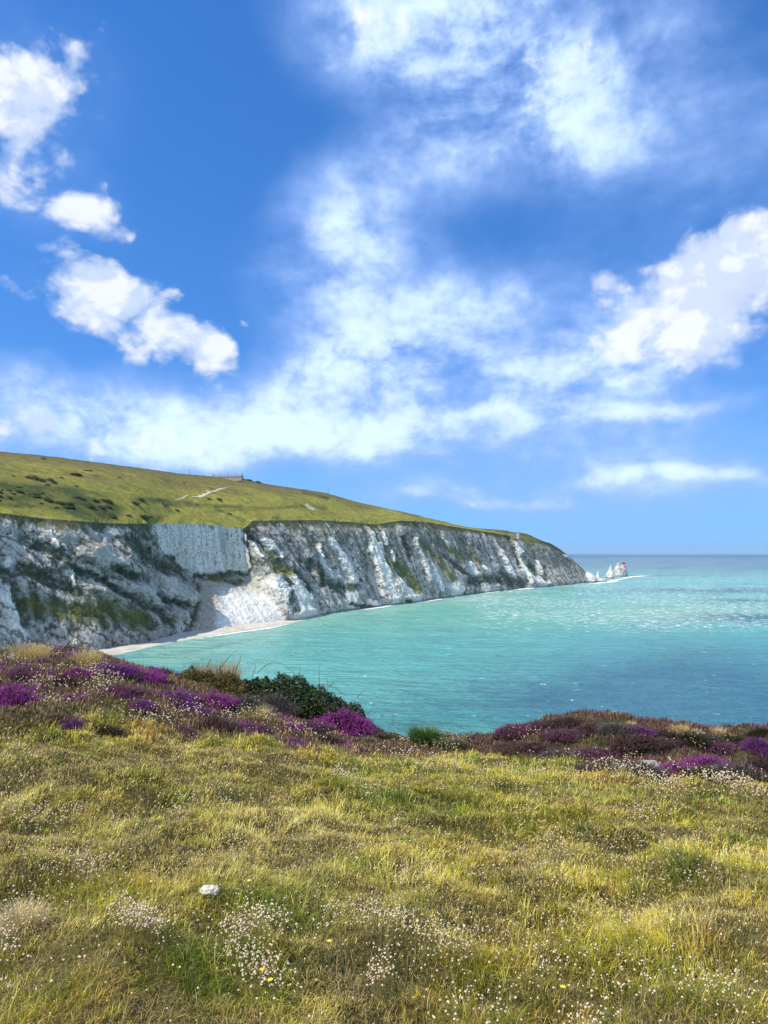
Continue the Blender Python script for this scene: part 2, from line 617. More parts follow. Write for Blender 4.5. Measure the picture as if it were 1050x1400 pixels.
WHITE = [([(57, 720), (80, 747), (88, 765)], 9), ([(90, 765), (98, 790), (104, 812)], 6), ([(0, 765), (7, 807)], 7), ([(2, 812), (12, 840), (22, 880)], 22),
         ([(337, 733), (354, 760)], 5), ([(359, 738), (379, 760)], 6), ([(372, 796), (398, 822), (418, 846)], 26), ([(392, 790), (412, 818)], 12),
         ([(444, 738), (470, 778), (484, 808)], 9), ([(430, 745), (450, 790)], 4), ([(505, 730), (514, 765), (536, 822)], 13), ([(500, 745), (520, 800)], 6), ([(517, 722), (523, 742)], 4),
         ([(530, 754), (536, 768)], 5), ([(541, 797), (556, 812), (574, 826)], 13), ([(561, 737), (582, 792)], 4), ([(578, 754), (596, 806)], 6),
         ([(588, 768), (608, 792), (622, 812)], 12), ([(640, 771), (663, 807)], 6), ([(608, 783), (627, 807)], 7), ([(700, 742), (708, 756), (718, 768)], 9), ([(708, 765), (724, 796)], 4),
         ([(713, 780), (733, 793), (741, 799)], 8), ([(769, 759), (780, 763)], 4), ([(730, 768), (746, 796)], 5), ([(655, 775), (675, 800)], 4), ([(680, 752), (700, 790)], 4),
         ([(472, 800), (480, 828)], 10), ([(498, 822), (516, 829)], 7)]
white = 0
for pts, w in WHITE:
    white = np.maximum(white, stroke(qx, qy, pts, w))
white = np.maximum(white, scree * sstep(qx, 286, 312) * sstep(qy, 795, 822))
DARK = [([(177, 740), (195, 760), (213, 770), (228, 776)], 20), ([(143, 772), (183, 787)], 8), ([(100, 778), (140, 796), (182, 820)], 7), ([(180, 820), (215, 838), (233, 853)], 13),
        ([(220, 819), (257, 828)], 7), ([(23, 777), (60, 790), (100, 810)], 18), ([(0, 782), (20, 815)], 14), ([(269, 800), (270, 822), (262, 853)], 9),
        ([(50, 747), (80, 760)], 13), ([(233, 767), (247, 783)], 6), ([(264, 787), (300, 786), (337, 784)], 6), ([(80, 752), (95, 775)], 9), ([(40, 800), (52, 846)], 12), ([(25, 825), (35, 850)], 14),
        ([(400, 784), (417, 803)], 11), ([(448, 798), (464, 803), (480, 803)], 12), ([(390, 812), (397, 834)], 9), ([(418, 765), (424, 778)], 8), ([(377, 768), (390, 800)], 9), ([(345, 735), (362, 750)], 5),
        ([(640, 795), (667, 791), (713, 799)], 13), ([(683, 783), (700, 795)], 10), ([(740, 778), (741, 792)], 6), ([(505, 716), (512, 740)], 4), ([(428, 770), (440, 800)], 6), ([(548, 735), (556, 760)], 5),
        ([(603, 760), (640, 790)], 5), ([(712, 760), (728, 785)], 8), ([(695, 735), (706, 770)], 5), ([(340, 722), (341, 782)], 3), ([(476, 826), (500, 830)], 5), ([(555, 822), (568, 829)], 5)]
dark = 0
for pts, w in DARK:
    dark = np.maximum(dark, stroke(qx, qy, pts, w))
GREEN = [([(40, 824), (90, 838), (130, 836), (187, 847)], 26), ([(113, 818), (140, 857)], 9), ([(130, 822), (175, 840)], 16), ([(523, 766), (547, 788)], 11), ([(541, 771), (566, 804)], 13),
         ([(571, 742), (590, 764), (612, 790)], 15), ([(620, 755), (630, 764)], 11), ([(603, 745), (623, 760)], 6), ([(413, 722), (420, 745)], 7), ([(724, 737), (740, 741)], 8), ([(283, 790), (330, 796)], 8),
         ([(642, 758), (652, 770)], 5), ([(430, 720), (440, 735)], 4), ([(706, 732), (722, 743)], 9)]
green = area(qx, qy, [(360, 750), (368, 756), (394, 780), (390, 788), (366, 785)], 3.0)
for pts, w in GREEN:
    green = np.maximum(green, stroke(qx, qy, pts, w))
tip_dark = area(qx, qy, [(715, 741), (745, 744), (768, 757), (776, 776), (750, 776), (722, 762)], 3.0)

# relief of the face
far = sstep(px, 330, 400)
Z = P[..., 2]
A = S + 0.30 * Z + 16 * fbm(S / 70 + 3, Z / 80, None, 3) + 5 * fbm(S / 18, Z / 22, None, 2)
rib = ridged(A / 62, Z / 330, None, 2) * 8.0 + ridged(A / 21 + 7, Z / 120, None, 2) * 3.2
Q = (Z + 0.62 * S) / 1.18
slabs = ridged(Q / 24 + 0.25 * fbm(S / 60, Z / 60), (S - 0.6 * Z) / 120, None, 2) * 5.5 + perlin(S / 45, Z / 45) * 5
crag = fbm(P[..., 0] / 11, P[..., 1] / 11, Z / 14, 4, .55) * 3.4 + ridged(P[..., 0] / 5, P[..., 1] / 5, Z / 6, 2) * 0.8
disp = lerp(slabs, rib, far) + crag
calm = np.clip(1 - 0.9 * slab - 0.75 * scree, 0.08, 1)
disp = disp * calm
disp += slab * (perlin(S / 2.2, Z / 40) * 0.3 + perlin(S / 9, Z / 50) * 0.9 + crag * .22 + perlin(S / 25, Z / 25) * 1.5)
disp += scree * (perlin(S / 7, Z / 60) * 1.3 + fbm(S / 3, Z / 3) * 0.7)
disp += white * np.where(far > .5, 4.5, 3.0) * (1 - scree) - dark * 3.0 + np.minimum(rnd, 1.0) * 7.0 - green * 1.0
disp *= lerp(0.45, 1.0, sstep(vv, 0.0, 0.10)) * lerp(1.0, 0.40, sstep(vv, 0.86, 1.0))
disp *= np.clip(edge[None, :, 2] / 60.0, 0.12, 1)
disp += perlin(S[:1] / 30, 0 * S[:1] + 3) * 3.5 * (1 - vv * 0)  # the edge itself wanders
P2 = P + sea_n[None] * disp[..., None]
P2[..., 2] += (fbm(P[..., 0] / 8, P[..., 1] / 8, Z / 8, 3) * 1.2) * sstep(vv, 0.02, 0.1) * (1 - sstep(vv, 0.9, 1.0))
gu = np.gradient(P2, axis=1)
gv = np.gradient(P2, axis=0)
nrm = np.cross(gu, gv)
nrm /= np.linalg.norm(nrm, axis=-1)[..., None] + 1e-9
nz = np.abs(nrm[..., 2])

# colour of the face: weathering, plants; white strokes are fresh chalk and painted sunlit facets
n_big = fbm(P[..., 0] / 38, P[..., 1] / 38, Z / 38, 4)
n_mid = fbm(P[..., 0] / 9, P[..., 1] / 9, Z / 9, 5, .65)
n_fin = fbm(P[..., 0] / 2.6, P[..., 1] / 2.6, Z / 3.2, 3, .65)
lines = perlin(A / 2.6, Z / 34)
chalk = np.zeros(P.shape) + np.array([0.50, 0.475, 0.43])
grime = np.clip(0.32 + 1.4 * n_big + 0.9 * n_mid + 0.5 * lines + 0.42 * far * sstep(vv, 0.2, 0.75), 0, 1)
grime = grime * (1 - 0.75 * slab) * (1 - 0.75 * np.clip(rnd, 0, 1)) * (1 - 0.95 * white)
colf = mixc(chalk, (0.165, 0.153, 0.125), grime * 0.9)
colf = mixc(colf, (0.80, 0.77, 0.70), white * 0.92)
colf = mixc(colf, (0.64, 0.62, 0.57), slab * 0.8)
colf *= (1 + slab * (0.20 * perlin(S / 1.7, Z / 16) + .35 * perlin(S / 6, Z / 60) + .4 * n_mid))[..., None]
colf = mixc(colf, (.10, .11, .08), slab * sstep(n_mid + .5 * n_fin + .25 * perlin(S / 5, Z / 40), .14, .36) * .65)
colf = mixc(colf, (0.36, 0.315, 0.24), scree * (1 - white) * 0.85)
colf = mixc(colf, (0.74, 0.71, 0.66), scree * white * 0.85)
rk = 1 - .75 * np.clip(rnd, 0, 1)
specks = sstep(n_mid + 0.45 * n_fin, 0.09, 0.27) * rk * (1 - slab) * (1 - 0.8 * white) * (1 - 0.7 * scree)
colf = mixc(colf, (0.045, 0.048, 0.032), specks * 0.85)
cr = np.abs(perlin(A / 13 + 0.6 * n_mid, Z / 60 + 4)) + 0.5 * np.abs(perlin(A / 5.5 + 3, Z / 30))
crack = (1 - sstep(cr, 0.02, 0.13)) * far * (1 - scree) * np.clip(.6 + 1.5 * n_big, 0, 1)
colf = mixc(colf, (0.07, 0.068, 0.055), crack * 0.75)
crn = np.abs(perlin(Q / 9 + 0.8 * n_mid, (S - .6 * Z) / 50))
colf = mixc(colf, (0.05, 0.055, 0.04), (1 - sstep(crn, 0.02, 0.14)) * (1 - far) * (1 - slab) * (1 - scree) * rk * 0.8)
ledge = sstep(nz + 0.25 * n_mid, 0.60, 0.80) * (1 - scree) * (1 - slab) * (1 - white)
fringe = sstep(vv + 0.10 * n_mid + 0.05 * n_big, 0.90, 0.97) * (1 - sstep(px, 195, 225) * (1 - sstep(px, 334, 342)))
dk = np.clip(dark * (1.0 + 0.9 * n_fin + 0.6 * n_mid), 0, 1)
colf = mixc(colf, (0.036, 0.052, 0.026), np.clip(dk + ledge * 0.35, 0, 1) * 0.94)
colf = mixc(colf, (0.075, 0.082, 0.03), np.clip(fringe * 1.1, 0, 1) * 0.9)
colf = mixc(colf, (0.085, 0.11, 0.085), tip_dark * 0.75 * np.clip(0.7 + n_mid, 0, 1))
gk = np.clip(green * (1.0 + 0.9 * n_mid), 0, 1)
gcol = mixc(np.zeros(P.shape) + np.array([0.085, 0.11, 0.025]), (0.17, 0.17, 0.04), np.clip(0.5 + n_big * 1.5, 0, 1))
gcol *= (1 - .45 * (1 - far) * np.clip(.8 + 2 * n_mid, 0, 1))[..., None]
colf = colf + (gcol - colf) * (gk * 0.95)[..., None]
colf = mixc(colf, (0.10, 0.10, 0.085), (1 - sstep(Z, 0.5, 4.0 + 2 * n_big)) * 0.7 * (1 - scree))
tipf = sstep(foot[None, :, 1], 1980, 2150)
colf = np.clip(colf, 0.02, 0.85)

cliff_m = col_mat('chalk_face', 0.42, 0.55, 1.35, bump=1.0, bscale=0.4, stretch=(1, 1, 0.75))
V = P2.reshape(-1, 3)
cliff = make_mesh('chalk_cliff', V, grid_faces(NV, NU), cliff_m, col=colf.reshape(-1, 3), smooth=True)
tag(cliff, 'long white and grey chalk cliff dropping to the bay', kind='structure')

# the grassy down above: from the edge up to the hilltop, then away behind
NH = 150
hv = np.concatenate([np.linspace(0, 1, NH), 1 + np.array([.06, .15, .3, .5, .8, 1.2, 1.7, 2.4])])[:, None]
e2 = P2[-1]
H = np.empty((len(hv), NU, 3))
hh = np.clip(hv, 0, 1)
for k in range(3):
    H[..., k] = lerp(e2[None, :, k], ridge[None, :, k], hv if k < 2 else hh)
e2s = np.stack([np.convolve(np.pad(e2[:, k], 60, 'edge'), np.ones(121) / 121, 'valid') for k in range(3)], -1)
keep = (1 - sstep(hh, 0.0, 0.10)) * np.ones((1, NU))
for k in range(3):
    H[..., k] += (1 - keep) * (1 - hh) * (e2s[None, :, k] - e2[None, :, k])
wid = np.linalg.norm((ridge - e2)[:, :2], axis=1)[None, :]
H[..., 2] += 0.035 * wid * np.sin(np.pi * hh) * sstep(wid, 60, 200)
back = np.clip(hv - 1, 0, None)
H[..., 2] -= np.where(back > 0, (back * 1.0) ** 1.3 * ridge[None, :, 2] * 0.62 + back * 4, 0)
H[..., 0] -= back * 60 * 1.0
H[..., 1] += back * 60 * 1.0
H[..., 2] += fbm(H[..., 0] / 70, H[..., 1] / 70, None, 4) * 4.0 * np.sin(np.pi * hh) * sstep(wid, 40, 160)
H[..., 2] += (fbm(H[..., 0] / 9, H[..., 1] / 9, None, 3) * 0.9) * sstep(hh, 0.01, 0.08)
H[..., 2] += 1.0 * ridged(H[..., 2] / 9 + 0.4 * fbm(H[..., 0] / 80, H[..., 1] / 80), H[..., 0] / 300, None, 1) * np.sin(np.pi * hh) * sstep(wid, 60, 200)
H[..., 2] = np.maximum(H[..., 2], -3)
hpx, hpy = project(H)
hb = fbm(H[..., 0] / 90, H[..., 1] / 90, None, 4)
hm = fbm(H[..., 0] / 22, H[..., 1] / 22, None, 5, .6)
hs = fbm(H[..., 0] / 60, H[..., 1] / 18 + H[..., 2] / 9, None, 4, .6)
hf_ = fbm(H[..., 0] / 5, H[..., 1] / 5, None, 3, .6)
hc = np.zeros(H.shape) + np.array([0.21, 0.20, 0.042])
hc = mixc(hc, (0.145, 0.128, 0.040), sstep(hh + 0.45 * hb + 0.3 * hs, 0.26, 0.66))
hc = mixc(hc, (0.105, 0.090, 0.036), sstep(hh + 0.3 * hm, 0.70, 1.0))
hc = mixc(hc, (0.29, 0.265, 0.036), sstep(hs, 0.02, 0.35) * (1 - sstep(hh, 0.25, 0.6)) * 0.9)
hc = mixc(hc, (0.085, 0.100, 0.032), sstep(hm + 0.6 * hs + .3 * hb, 0.10, 0.36) * 0.8)
hjx, hjy = hpx + hm * 10, hpy + hf_ * 3
scrub = np.maximum(stroke(hjx, hjy, [(-60, 660), (0, 672), (45, 676), (95, 684), (150, 697)], 36), stroke(hjx, hjy, [(0, 690), (60, 692), (150, 706)], 7))
scrub = np.maximum(scrub, stroke(hjx, hjy, [(40, 652), (72, 660)], 7))
scrub = np.maximum(scrub, 0.8 * stroke(hjx, hjy, [(230, 690), (330, 693)], 5))
scrub = np.maximum(scrub, 0.8 * stroke(hjx, hjy, [(180, 684), (230, 685), (262, 688)], 7))
scrub = np.maximum(scrub, 0.6 * stroke(hjx, hjy, [(280, 700), (380, 694), (440, 692)], 4))
scrub = np.maximum(scrub, 0.8 * stroke(hjx, hjy, [(400, 692), (445, 695)], 5))
scrub = np.maximum(scrub, 0.9 * stroke(hjx, hjy, [(415, 673), (448, 681)], 5))
hc = mixc(hc, (0.032, 0.048, 0.018), np.clip(scrub * (0.75 + 1.6 * hm + 0.9 * hf_), 0, 1) * 0.9)
hc *= (1 + 0.5 * hf_ + 0.45 * hm)[..., None]
hc = mixc(hc, (0.60, 0.57, 0.47), stroke(hjx, hpy, [(418, 690), (428, 696)], 3) * 0.5)
hc = np.clip(hc, 0.01, 0.7)
hill_m = col_mat('down_turf', 0.5, 0.72, 1.28, bump=0.7, bscale=0.8, rough=0.95, spec=0.05)
hill = make_mesh('hill', H.reshape(-1, 3), grid_faces(len(hv), NU)[:, ::-1], hill_m, col=hc.reshape(-1, 3), smooth=True)
tag(hill, 'green grassy down above the chalk cliff', kind='structure')


def on_hill(x, y):
    """the point of the down that stands behind a pixel of the photograph"""
    d = (hpx[:NH] - x) ** 2 + (hpy[:NH] - y) ** 2
    i = np.unravel_index(np.argmin(d), d.shape)
    return H[i]


def drape(name, pts, w, m, label):
    """a ribbon laid over the down"""
    c = [on_hill(x, y) for x, y in pts]
    L = []
    for a, b in zip(c[:-1], c[1:]):
        for t in np.linspace(0, 1, 8, endpoint=False):
            L.append(a + (b - a) * t)
    L = np.array(L + [c[-1]])
    ww = np.interp(np.linspace(0, 1, len(L)), np.linspace(0, 1, len(w)), w)[:, None]
    tg = np.gradient(L, axis=0)
    nn = np.stack([-tg[:, 1], tg[:, 0], 0 * tg[:, 0]], -1)
    nn /= np.linalg.norm(nn, axis=1)[:, None] + 1e-9
    jit = 1 + 0.4 * rng.normal(size=(len(L), 1))
    a, b = L + nn * ww * jit, L - nn * ww
    hxy = H[:NH].reshape(-1, 3)
    for arr in (a, b):
        for i in range(len(arr)):
            arr[i, 2] = hxy[np.argmin((hxy[:, 0] - arr[i, 0]) ** 2 + (hxy[:, 1] - arr[i, 1]) ** 2), 2] + 0.35
    Vp = np.stack([a, b], 1).reshape(-1, 3)
    o = make_mesh(name, Vp, grid_faces(len(L), 2), m)
    return tag(o, label, kind='structure')


chalk_m = plain_mat('trodden_chalk', (0.42, 0.38, 0.28), (0.58, 0.54, 0.44), 0.3)
drape('path', [(262, 680), (276, 678), (288, 673), (300, 669), (312, 667)], [.6, 1.9, 1.5, 1.4, .5], chalk_m, 'pale chalk path climbing the grassy down')
drape('path', [(281, 671), (289, 672.5)], [1.2, 1.8], chalk_m, 'short bare chalk scar joining the path')
drape('path', [(238, 684), (250, 681), (257, 677)], [.5, 1.2, 1.0], plain_mat('scuffed_turf', (.33, .30, .17), (.45, .41, .28), .3), 'scuffed end of the chalk path')

# ================================================================== BEACH
bc = np.array([(-150, 975, 948), (0, 928, 908), (120, 906, 893), (170, 893.5, 884), (200, 886.5, 880), (230, 880, 873), (270, 873, 865), (320, 864.5, 858), (370, 857.5, 853), (395, 852.8, 850), (415, 848.5, 846.5), (440, 842.5, 841.5)], float)
xs = np.linspace(-150, 440, 400)
wl = np.interp(xs, bc[:, 0], bc[:, 1]) + perlin(xs / 17, xs * 0 + 2) * 0.8
up_ = np.interp(xs, bc[:, 0], bc[:, 2]) - 5
rows = np.linspace(0, 1, 22)[:, None]
A0, A1 = at_sea(xs, wl), at_sea(xs, up_)
B = lerp(A0[None], A1[None], rows[..., None])
B[..., 2] = -0.25 + 3.4 * rows ** 0.8 + 0.35 * fbm(B[..., 0] / 6, B[..., 1] / 6)
bcol = mixc(np.zeros(B.shape) + np.array([.40, .37, .315]), (.54, .51, .455), np.clip(.5 + fbm(B[..., 0] / 9, B[..., 1] / 9) * 1.5, 0, 1))
bcol = mixc(bcol, (.33, .30, .24), (1 - sstep(rows, .04, .12)) * .5 * np.ones_like(B[..., 0]))
beach = make_mesh('beach', B.reshape(-1, 3), grid_faces(22, 400), col_mat('pebbles', 1.2, .75, 1.2, bump=.15, bscale=2.0), col=bcol.reshape(-1, 3), smooth=True)
tag(beach, 'pale pebble beach at the foot of the cliff', kind='structure')

# ================================================================== SEA
NR, NA = 420, 620
rr = np.concatenate([[20.0], 60 * (32000 / 60.0) ** np.linspace(0, 1, NR - 1)])[:, None]
aa = np.concatenate([np.linspace(-math.pi, -0.62, 40)[:-1], np.linspace(-0.62, 0.62, NA - 79), np.linspace(0.62, math.pi, 41)[1:]])[None, :]
NA = aa.shape[1]
SE = np.stack([rr * np.sin(aa), rr * np.cos(aa), 0 * rr * aa], -1)
front = np.abs(aa) < 1.2
spx, spy = project(np.where(front[..., None], SE, np.array([0, 5000.0, 0])))
wob = fbm(SE[..., 0] / 160, SE[..., 1] / 420, None, 4)
wob2 = fbm(SE[..., 0] / 45, SE[..., 1] / 160, None, 3)


def gb(cx, cy, rx, ry, rot=0.0):
    c, s = math.cos(R(rot)), math.sin(R(rot))
    dx, dy = spx + wob * 60 - cx, spy + wob2 * 5 + wob * 5 - cy
    u, v = (dx * c + dy * s) / rx, (-dx * s + dy * c) / ry
    return np.exp(-(u * u + v * v))


sc = np.zeros(SE.shape) + np.array([0.115, 0.40, 0.365])
sc = mixc(sc, (0.02, 0.115, 0.175), 1 - sstep(spy, 766, 800))
sc = mixc(sc, (0.15, 0.42, 0.33), np.clip(gb(820, 832, 330, 26) + 0.8 * gb(560, 850, 160, 22), 0, 1) * .85)
sc = mixc(sc, (0.25, 0.45, 0.29), gb(930, 838, 120, 14) * .75)
sc = mixc(sc, (0.24, 0.47, 0.39), np.clip(gb(330, 872, 110, 14, -12) + gb(460, 840, 100, 8, -10) + gb(640, 816, 120, 7, -6) + gb(240, 890, 60, 14, -12), 0, 1) * .85)
sc = mixc(sc, (0.09, 0.37, 0.36), gb(560, 900, 170, 40) * .7)
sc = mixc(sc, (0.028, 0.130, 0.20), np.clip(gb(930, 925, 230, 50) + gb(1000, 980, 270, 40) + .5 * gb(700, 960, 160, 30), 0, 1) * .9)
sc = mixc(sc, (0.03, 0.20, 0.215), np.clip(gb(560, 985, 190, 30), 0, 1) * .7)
sc = mixc(sc, (0.012, 0.10, 0.13), np.clip(gb(960, 807, 150, 3.4) + gb(1035, 845, 80, 7) + gb(1030, 822, 60, 3), 0, 1) * .85)  # dark teal bands, and a cloud shadow at the right painted into the water colour
sc = mixc(sc, (0.06, 0.26, 0.25), gb(300, 880, 70, 3, -10) * .6)
caps = np.clip(sstep(spy, 758, 766) * (1 - sstep(spy, 845, 880)) * sstep(spx, 560, 700) + 0.12, 0, 1)
sea_m, N, b = mat('sea_water', 0.22, 0.5)
b.inputs['IOR'].default_value = 1.33
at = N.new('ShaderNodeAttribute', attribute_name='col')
cp = N.new('ShaderNodeAttribute', attribute_name='caps')
geo = N.new('ShaderNodeNewGeometry')
pos = geo.outputs['Position']
w1 = N.noise(N.mapping(pos, scale=(0.35, 1.0, 1), rot=(0, 0, R(9))), 0.11, 5, .6, .3)
w2 = N.noise(N.mapping(pos, scale=(0.45, 1.0, 1), rot=(0, 0, R(-14))), 0.45, 4, .6, .2)
w3 = N.noise(N.mapping(pos, scale=(0.4, 1.0, 1), rot=(0, 0, R(4))), 0.025, 4, .6, .4)
hgt = N.math('ADD', N.math('MULTIPLY', w1, 3.2), N.math('ADD', N.math('MULTIPLY', w2, 0.9), N.math('MULTIPLY', w3, 4.0)))
bp = N.new('ShaderNodeBump')
bp.inputs['Strength'].default_value = 1.0
bp.inputs['Distance'].default_value = 4.0
N.put(bp.inputs['Height'], hgt)
N.put(b.inputs['Normal'], bp.outputs[0])
tint = N.step(N.math('ADD', N.math('MULTIPLY', w3, .5), N.math('MULTIPLY', w1, .5)), .35, .65, .82, 1.16, False)
v = N.new('ShaderNodeVectorMath', operation='SCALE')
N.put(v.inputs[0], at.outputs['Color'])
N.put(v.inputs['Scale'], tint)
c1 = N.noise(N.mapping(pos, scale=(0.6, 1.0, 1), rot=(0, 0, R(9))), 0.17, 5, .66, .3)
c2 = N.noise(N.mapping(pos, scale=(1, 1, 1)), 0.0045, 3, .5)
thr = N.step(N.math('MULTIPLY', c2, cp.outputs['Fac']), 0.12, 0.5, 0.67, 0.553, False)
foam = N.step(N.math('SUBTRACT', c1, thr), 0.0, 0.03)
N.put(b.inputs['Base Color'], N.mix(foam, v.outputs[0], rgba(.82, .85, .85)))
N.put(b.inputs['Roughness'], N.step(foam, 0, 1, .30, .8))
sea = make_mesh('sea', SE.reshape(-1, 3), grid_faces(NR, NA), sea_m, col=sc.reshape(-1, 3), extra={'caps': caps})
tag(sea, 'turquoise choppy sea filling the bay out to the horizon', kind='structure')

# surf: broken white water lying on the sea round the rocks and along the foot of the cliff
surf_m, N, b = mat('surf', .8, .2)
geo = N.new('ShaderNodeNewGeometry')
at = N.new('ShaderNodeAttribute', attribute_name='col')
nf = N.noise(N.mapping(geo.outputs['Position'], scale=(.5, 1, 1)), .14, 6, .7, .5)
sp = N.new('ShaderNodeSeparateColor')
N.put(sp.inputs[0], at.outputs['Color'])
N.put(b.inputs['Base Color'], rgba(.84, .87, .86))
N.put(b.inputs['Alpha'], N.step(N.math('ADD', nf, N.math('MULTIPLY', N.math('SUBTRACT', sp.outputs[0], .5), .75)), .53, .74))
lines_ = [([(798, 799), (815, 797.5), (832, 795), (850, 791.5), (868, 789.5)], 2.4), ([(700, 806.5), (720, 804.5), (735, 803.5)], 2.2), ([(655, 812), (690, 807.5)], 1.2),
          ([(570, 824.5), (600, 819.5), (640, 814)], 1.2), ([(486, 835), (515, 831), (545, 827)], 1.6), ([(240, 879), (300, 868.5), (370, 858.5), (420, 848.5)], 1.8), ([(840, 791.5), (866, 788.5), (896, 786.5)], 1.6), ([(818, 796.5), (850, 794.5)], 2.6)]
SV, SF, SC2 = [], [], []
for pts, hw in lines_:
    n = 40
    t = np.linspace(0, len(pts) - 1, n)
    cx = np.interp(t, range(len(pts)), [p[0] for p in pts])
    cy = np.interp(t, range(len(pts)), [p[1] for p in pts])
    k = np.array([-1, -.5, 0, .5, 1])[:, None]
    Pn = at_sea(cx[None] + 0 * k, cy[None] + k * hw, 0.12)
    endf = np.sin(np.pi * np.linspace(0, 1, n)) ** .5
    SF.append(grid_faces(5, n) + sum(len(x) for x in SV))
    SV.append(Pn.reshape(-1, 3))
    SC2.append(((1 - np.abs(k)) * endf[None]).reshape(-1))
    if len(SV) and len(SV) > 1:
        SV[-1][:, 2] += 0.03 * len(SV)
cc = np.concatenate(SC2)
surf = make_mesh('sea_foam', np.concatenate(SV), np.concatenate(SF), surf_m, col=np.stack([cc] * 3, -1))
tag(surf, 'white surf breaking along the foot of the cliff and round the stacks', kind='stuff')
# ================================================================== SEA STACKS, LIGHTHOUSE, BUILDINGS, MASTS
def rock(name, pts, thick, base_y, label, parent=None, group='chalk sea stacks off the headland', rough=1.0, seed=0, depth=None):
    """a chalk rock: its outline at its own distance, given real depth and a broken surface"""
    Y = at_sea(pts[0][0], base_y)[1] if depth is None else depth
    o = at_depth(np.array([p[0] for p in pts]), np.array([p[1] for p in pts]), Y)
    c0 = np.array([o[:, 0].mean(), Y, 0])
    zt = o[:, 2].max()
    n, m = 36, 26
    Vr = []
    ox, oz = o[:, 0] - c0[0], o[:, 2]
    zs = np.linspace(-2, zt * 0.995, m)
    for z in zs:
        zz = max(z, oz.min() + 0.01)
        xsx = []
        for i in range(len(ox)):
            j = (i + 1) % len(ox)
            if (oz[i] > zz) != (oz[j] > zz):
                xsx.append(ox[i] + (ox[j] - ox[i]) * (zz - oz[i]) / (oz[j] - oz[i]))
        lo, hi = (min(xsx), max(xsx)) if len(xsx) > 1 else (0, 0.1)
        cxx, hw = (lo + hi) / 2, (hi - lo) / 2
        td = min(thick, max(hw * 1.3, thick * 0.35)) * (0.35 + 0.65 * (1 - max(z, 0) / zt) ** 0.6)
        for k in range(n):
            a = 2 * math.pi * k / n
            sq = (abs(math.cos(a)) ** 1.0, abs(math.sin(a)) ** 1.0)
            Vr.append((cxx + hw * math.cos(a), td * math.sin(a), z))
    Vr = np.array(Vr)
    nn = (fbm(Vr[:, 0] / 6 + seed, Vr[:, 1] / 6, Vr[:, 2] / 11, 4) * 4.0 + ridged(Vr[:, 0] / 4 + seed, Vr[:, 1] / 4, Vr[:, 2] / 16, 2) * 1.2) * rough
    rad = np.stack([Vr[:, 0] - Vr[:, 0].mean(), Vr[:, 1], 0 * Vr[:, 0]], -1)
    rad /= np.linalg.norm(rad, axis=1)[:, None] + 1e-6
    Vr = Vr + rad * nn[:, None] * np.clip((zt - Vr[:, 2]) / zt * 2, 0.1, 1)[:, None]
    idx = np.arange(n * m).reshape(m, n)
    idx = np.concatenate([idx, idx[:, :1]], 1)
    F4 = np.stack([idx[:-1, :-1], idx[:-1, 1:], idx[1:, 1:], idx[1:, :-1]], -1).reshape(-1, 4)
    top = len(Vr)
    Vr = np.concatenate([Vr, [[Vr[-n:, 0].mean(), Vr[-n:, 1].mean(), zt]]])
    F3 = np.array([(idx[-1, k], idx[-1, k + 1], top) for k in range(n)])
    g = np.clip(.30 + (.35 if seed > 20 else 0) + 1.6 * fbm(Vr[:, 0] / 5 + seed, Vr[:, 1] / 5, Vr[:, 2] / 12, 4), 0, 1)
    cc = mixc(np.zeros(Vr.shape) + np.array([.70, .69, .66]), (.24, .24, .22), g)
    cc = mixc(cc, (.12, .12, .10), 1 - sstep(Vr[:, 2], 1.0, 5.0))
    ob = make_mesh(name, Vr, [F4, F3], cliff_m, parent=parent, col=cc)
    ob.location = c0
    if parent is None:
        tag(ob, label, 'sea stack', group)
    return ob, c0


rock('sea_stack', [(801, 797), (801, 784), (803, 780.5), (805.5, 786), (808, 783), (811, 787), (814, 788), (816, 796)], 16, 796, 'low jagged chalk rocks joined to the tip of the headland', seed=3)
rock('sea_stack', [(815.6, 796), (815.6, 786), (817.8, 779.5), (819.4, 786), (820.4, 791), (826, 790.5), (829, 793), (829, 796)], 12, 795.5, 'thin white chalk needle with a low grey ledge on its right', seed=8)
rock('sea_stack', [(828.8, 791), (829.3, 786.5), (832, 780), (834.8, 772), (836.6, 777), (839.5, 786), (840, 791)], 20, 790.5, 'tall pointed white chalk stack shaped like a sail', seed=13)
rock('sea_stack', [(838.5, 790), (839.5, 780), (842, 774), (845, 768.6), (846.6, 772), (849, 771), (851, 774), (856, 778), (857.5, 786), (858, 790)], 22, 788, 'outermost grey chalk stack with a peak beside the lighthouse', seed=21)

paint_white = plain_mat('white_paint', (.74, .73, .70), (.80, .80, .78), .6, .6)
paint_red = plain_mat('red_paint', (.36, .06, .07), (.44, .09, .09), .6, .6)
dark_m = plain_mat('dark_glazing', (.03, .035, .04), (.06, .065, .07), 1.0, .25, .5)
stone_m = plain_mat('old_stone', (.30, .28, .24), (.42, .40, .35), .5)
slate_m = plain_mat('grey_slate', (.13, .135, .15), (.20, .20, .21), .7)
render_m = plain_mat('grey_render', (.24, .23, .20), (.34, .32, .28), .3)
wood_m = plain_mat('weathered_pole', (.07, .06, .055), (.12, .11, .10), 1.0)
lp = at_depth(853.2, 788, at_sea(853, 787.2)[1] - 6)
lb = lp.copy()
lb[2] = 1.0
lh = thing('lighthouse', lb, 'red and white lighthouse on the outermost sea stack', 'lighthouse')
zt = at_depth(853, 768.2, lb[1])[2] - 1.0
k = zt / 33.0
q = MB()
q.lathe([(7.5, -1), (7.5, 2), (6.8, 4), (6.2, 12 * k), (5.6, 17 * k)], 20)
q.build('tower', paint_white, lh, True)
q = MB()
q.lathe([(5.66, 17.0 * k), (5.5, 20 * k), (5.4, 23.5 * k)], 20)
